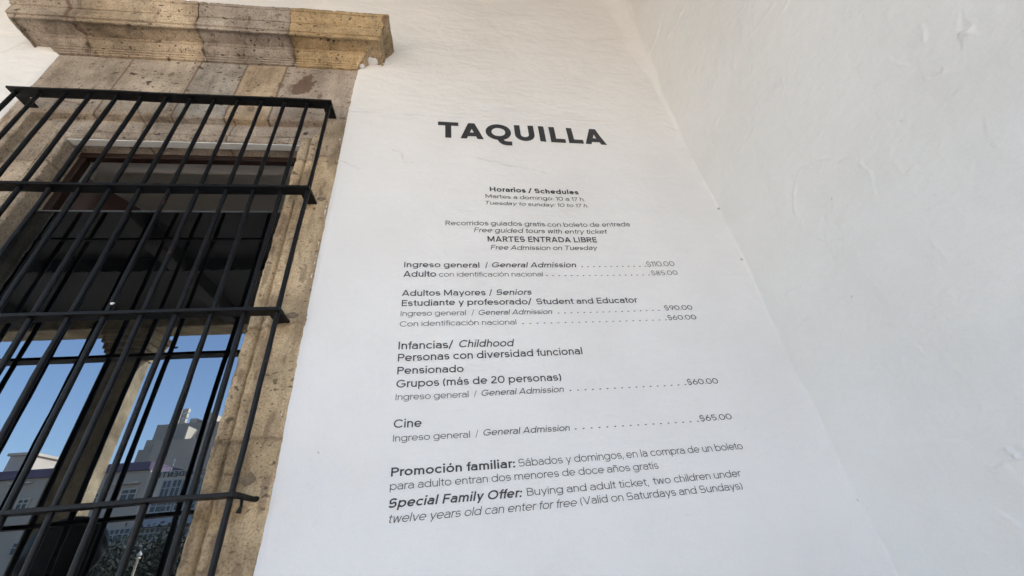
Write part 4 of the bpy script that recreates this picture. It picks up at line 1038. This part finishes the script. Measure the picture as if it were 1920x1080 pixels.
for r in ((281, 943, 299, 960), (303, 942, 318, 958), (326, 940, 342, 956), (348, 938, 364, 954)): front(B, *r, 'window', M_DGLASS, trim=M_TRIM, mull=1)
front(B, 264, 967, 372, 986, 'awning', M_BLUEB, proud=0.9)
for r in ((258, 992, 304, 1013), (316, 984, 350, 1004)): front(B, *r, 'window', M_DGLASS, trim=M_TRIM, mull=4)
# raised letters of the sign; they read left to right for people in the street
xa, za = rw(292, 896, YB); xb, zb_ = rw(388, 886, YB); 
polys, adv = text_polys('OCCIDENTE', 0.05, False, 0.09); sc = (xb - xa) / adv
_, zc0 = rw(330, 893.5, YB); _, zc1 = rw(330, 881.5, YB); sv = (zc1 - zc0) / CAP * 0.8
pos = 0.0
for ch in 'OCCIDENTE':
    pl, ad = text_polys(ch, 0.05, False, 0.09); VV = []; FF = []
    for q, li in pl:
        b0 = len(VV); VV += [(xb - (a + pos) * sc, YB + 0.05 + li * .002, zc0 + b * sv) for a, b in q]; FF.append(list(range(b0, b0 + len(q))))
    sg = mesh_np('sign_letter', VV, FF, M_SIGN, B, False); so_ = sg.modifiers.new('solid', 'SOLIDIFY'); so_.thickness = 0.05
    pos += ad
# stepped tower behind
YT = -62.0
Tt = empty('stepped_tower', (rw(340, 860, YT)[0], YT - 5, -0.04), 'grey stepped tower with rooftop boxes and an arched relief, mirrored above the sign building', 'tower')
def tb(px0, px1, pyt, dy0=0, dy1=10, name='wall', mat=M_TOWER, zlow=-0.04):
    x0, _ = rw(px0, pyt, YT); x1, _ = rw(px1, pyt, YT); _, z1 = rw((px0 + px1) / 2 if px1 < 400 else 345, pyt, YT)
    return MB().box(x0, x1, YT - dy1, YT - dy0, zlow, z1).build(name, mat, Tt)
tb(262, 470, 838, 0, 14); tb(276, 470, 820.5, 0.1, 13); tb(295, 470, 793, 0.2, 12)
zr0 = rw(340, 792, YT)[1]
for r in ((350, 363, 781), (377, 392, 770)): tb(r[0], r[1], r[2], 1, 4, 'roof_box', M_FWHITE, zr0)
x0, z0 = rw(322, 834, YT); x1, z1 = rw(420, 834, YT); MB().box(x0, x1 + 6, YT + .005, YT + 3.5, -0.04, rw(345, 835, YT)[1]).build('front_block', M_FGREY, Tt)
x0, z0 = rw(362, 834, YT); x1, z1 = rw(373, 807, YT); MB().box(x0, x1, YT + 0.3, YT + 2.5, z0, z1).build('stair_box', M_FWHITE, Tt)
ar = MB(); cx, cz0 = rw(312, 838, YT); cx2, cz2 = rw(337, 822, YT); cx0, _ = rw(285, 838, YT); rr = (cx2 - cx0) / 2; cxm = (cx0 + cx2) / 2
ar.tube([(cxm + rr * math.cos(t), YT + .1, cz0 + (cz2 - cz0) * math.sin(t)) for t in np.linspace(0, math.pi, 16)], .22, 6)
for k in range(9): xx = cxm - rr + rr * 2 * (k + .5) / 9; ar.box(xx - .28, xx + .28, YT + .05, YT + .2, cz0 - .2, cz0 + (cz2 - cz0) * .55 * math.sin(math.pi * (k + .5) / 9) + .3)
ar.build('arched_relief', M_FGREY, Tt)
an = MB(); axx, az = rw(319, 792, YT); _, az2 = rw(324, 760, YT)
an.tube([(axx, YT - 2, az - .5), (axx, YT - 2, az2)], .12, 6)
for k in range(3):
    for s_ in (-1, 1): an.box(axx + s_ * .55 - .3, axx + s_ * .55 + .3, YT - 2.2, YT - 1.7, az + (az2 - az) * (.15 + .3 * k), az + (az2 - az) * (.38 + .3 * k))
an.build('antenna', M_FWHITE, Tt)
# trees in front of the street
M_LEAF = simple('dark_tree_leaves', (0.011, 0.015, 0.008), 0.85, 0, 0.5, 3)
M_BARK = simple('brown_bark', (0.10, 0.07, 0.05), 0.9, 0, 0.3, 12)
def tree(x, y, ztop, rad, label, seed):
    g = empty('tree', (x, y, -0.15), label, 'tree', 'trees along the street')
    rs = np.random.RandomState(seed); cz = ztop - rad * 0.8
    m = MB().tube([(x, y, -0.16), (x + .05, y, cz * .5), (x, y + .1, cz)], [.17, .12, .07], 9)
    for k in range(6):
        a = k * 1.05; m.tube([(x, y, cz * .72), (x + math.cos(a) * rad * .35, y + math.sin(a) * rad * .35, cz + .1), (x + math.cos(a) * rad * .6, y + math.sin(a) * rad * .6, cz + rad * .35)], [.06, .045, .02], 6)
    m.build('trunk', M_BARK, g, True)
    ncl = 38; cc = rs.normal(size=(ncl, 3)); cc /= np.linalg.norm(cc, axis=1, keepdims=True); cc *= rad * rs.uniform(.35, .95, (ncl, 1)); cc[:, 2] *= .75
    nl = 4200; ci = rs.randint(0, ncl, nl); p = cc[ci] + rs.normal(size=(nl, 3)) * rad * .16 + np.array((x, y, cz))
    a = rs.normal(size=(nl, 3)); a /= np.linalg.norm(a, axis=1, keepdims=True); b = np.cross(a, rs.normal(size=(nl, 3))); b /= np.linalg.norm(b, axis=1, keepdims=True)
    s1 = rs.uniform(.07, .14, (nl, 1)); V_ = np.stack([p - a * s1, p + b * s1 * .45, p + a * s1, p - b * s1 * .45], 1).reshape(-1, 3)
    mesh_np('crown', V_, np.arange(nl * 4).reshape(-1, 4), M_LEAF, g, False)
for px, py, y, rad, lab, sd in ((285, 1000, -22, 2.1, 'bushy dark green street tree mirrored low beside the right jamb', 3), (345, 996, -24, 2.2, 'dark street tree mirrored furthest right, half hidden by the jamb', 5), (225, 1018, -26, 1.9, 'small dark street tree mirrored left of the bushy one', 8)):
    x, z = rw(px, py, y); tree(x, y, z, rad, lab, sd)
# street lamp with a white globe
x, z = rw(262, 1037, -14.0)
lp = empty('street_lamp', (x, -14.0, -0.15), 'slender pale lamp post with small white finial, mirrored near the bottom edge', 'street lamp')
MB().lathe([(0.001, -0.15), (.11, -0.15), (.09, .05), (.05, .25), (.035, .6), (.03, z - .15), (.06, z - .14), (.06, z - .11), (.001, z - .10)], (x, -14, 0), 14).build('post', M_FWHITE, lp, True)
MB().lathe([(.001, z - .099), (.05, z - .08), (.07, z - .04), (.05, z), (.02, z + .03), (.001, z + .08)], (x, -14, 0), 14).build('globe', M_TRIM, lp, True)

# ================================================================== PERSON waiting beside the window (only the dark mirror image shows)
M_SKIN = simple('warm_skin', (0.36, 0.20, 0.13), 0.55, 0, 0.08, 20)
M_JACK = simple('black_jacket_cloth', (0.012, 0.012, 0.014), 0.9, 0, 0.2, 30)
M_TROU = simple('dark_blue_trousers', (0.02, 0.025, 0.045), 0.9, 0, 0.2, 30)
M_HAIR = simple('black_hair', (0.008, 0.007, 0.006), 0.5, 0, 0.3, 60)
def person(x, y, H=1.79):
    g = empty('person', (x, y, 0), 'person in a black jacket with full dark hair, mirrored as a silhouette in the window', 'person')
    s = H / 1.75; vs = []; es = []; rd = []
    def add(p, r, par=None):
        vs.append((x + p[0] * s, y - p[1] * s, p[2] * s)); rd.append(r * s)
        if par is not None: es.append((par, len(vs) - 1))
        return len(vs) - 1
    pel = add((0, 0, .95), .135); ab = add((0, .01, 1.10), .125, pel); ch = add((0, 0, 1.28), .145, ab); sh = add((0, -.01, 1.42), .10, ch)
    nk = add((0, .0, 1.50), .056, sh); hd = add((0, .015, 1.58), .078, nk); h2 = add((0, .01, 1.66), .088, hd); add((0, 0, 1.73), .05, h2)
    for sd in (-1, 1):
        sl_ = add((.17 * sd, -.01, 1.40), .062, sh); el = add((.23 * sd, -.03, 1.12), .046, sl_); wr = add((.22 * sd, .06, .88), .029, el); pm = add((.215 * sd, .075, .81), .034, wr)
        for k in range(4):
            off = (-.03 + .02 * k); f1 = add((.215 * sd + .004 * sd, .075 + off, .755), .0095, pm); f2 = add((.212 * sd, .08 + off * 1.05, .725 - .004 * (1.5 - abs(1.5 - k))), .0088, f1); add((.205 * sd, .083 + off * 1.05, .695 - .008 * (1.5 - abs(1.5 - k))), .0075, f2)
        t1 = add((.20 * sd, .118, .80), .011, pm); add((.196 * sd, .135, .765), .009, t1)
        hp = add((.095 * sd, 0, .88), .09, pel); kn = add((.10 * sd, .015, .49), .058, hp); an_ = add((.105 * sd, -.02, .09), .040, kn); ft = add((.115 * sd, .07, .04), .038, an_); add((.12 * sd, .16, .03), .030, ft)
    me = bpy.data.meshes.new('body'); me.from_pydata(vs, es, []); o = bpy.data.objects.new('body', me); COL.objects.link(o)
    md = o.modifiers.new('skin', 'SKIN'); md.use_smooth_shade = True
    for i, sv_ in enumerate(me.skin_vertices[0].data):
        sv_.radius = (rd[i], rd[i] * (.72 if i in (pel, ab, ch, sh) else 1)); sv_.use_root = i == 0
    su = o.modifiers.new('sub', 'SUBSURF'); su.levels = su.render_levels = 2
    dg = bpy.context.evaluated_depsgraph_get(); nm = bpy.data.meshes.new_from_object(o.evaluated_get(dg)); nm.name = 'body'
    o.modifiers.clear(); o.data = nm; nm.materials.clear()
    for mt in (M_SKIN, M_JACK, M_TROU): nm.materials.append(mt)
    for p in nm.polygons:
        z = p.center.z / s; xx = abs(p.center.x - x) / s
        p.material_index = 0 if z > 1.49 or (xx > .16 and z < .89) else 1 if (z > .90 or xx > .18) else 2
    setpar(o, g)
    # hair as one shaped cap, ears, nose, eyes and mouth
    u = np.linspace(0, math.pi, 26); v = np.linspace(0, 2 * math.pi, 44); U, W_ = np.meshgrid(u, v, indexing='ij')
    dx, dy, dz = np.sin(U) * np.cos(W_), np.sin(U) * np.sin(W_), np.cos(U)
    frontm = sstep(.15, .75, dy) * sstep(.55, .2, dz)
    k = (1 + .06 * vn(dx * 5 + 3, dz * 5 + dy * 4, 200)) * (1 - .30 * frontm)
    P_ = np.stack([x + dx * .16 * s * k, y + .012 * s - dy * .125 * s * k, (1.645 + dz * .14 * np.where(dz < 0, 1.15, 1)) * s + 0 * k], -1)
    mesh_np('hair', P_.reshape(-1, 3), grid_faces(26, 44), M_HAIR, g)
    yf = y + .098 * s
    nb = blob('face', (x, y - .035 * s, 1.615 * s), (.068 * s, .078 * s, .095 * s), M_SKIN, g, 301, 18)
    blob('nose', (x, y - .118 * s, 1.61 * s), (.013 * s, .02 * s, .024 * s), M_SKIN, nb, 302, 8)
    for sd in (-1, 1):
        blob('eye', (x + sd * .031 * s, y - .102 * s, 1.645 * s), (.013 * s, .008 * s, .007 * s), M_HAIR, nb, 303, 8)
    blob('mouth', (x, y - .106 * s, 1.565 * s), (.024 * s, .008 * s, .006 * s), simple('lips', (.3, .1, .08), .5), nb, 304, 8)
    return g
xp, zp = rw(146, 984, -1.02)
person(xp, -1.02, zp)
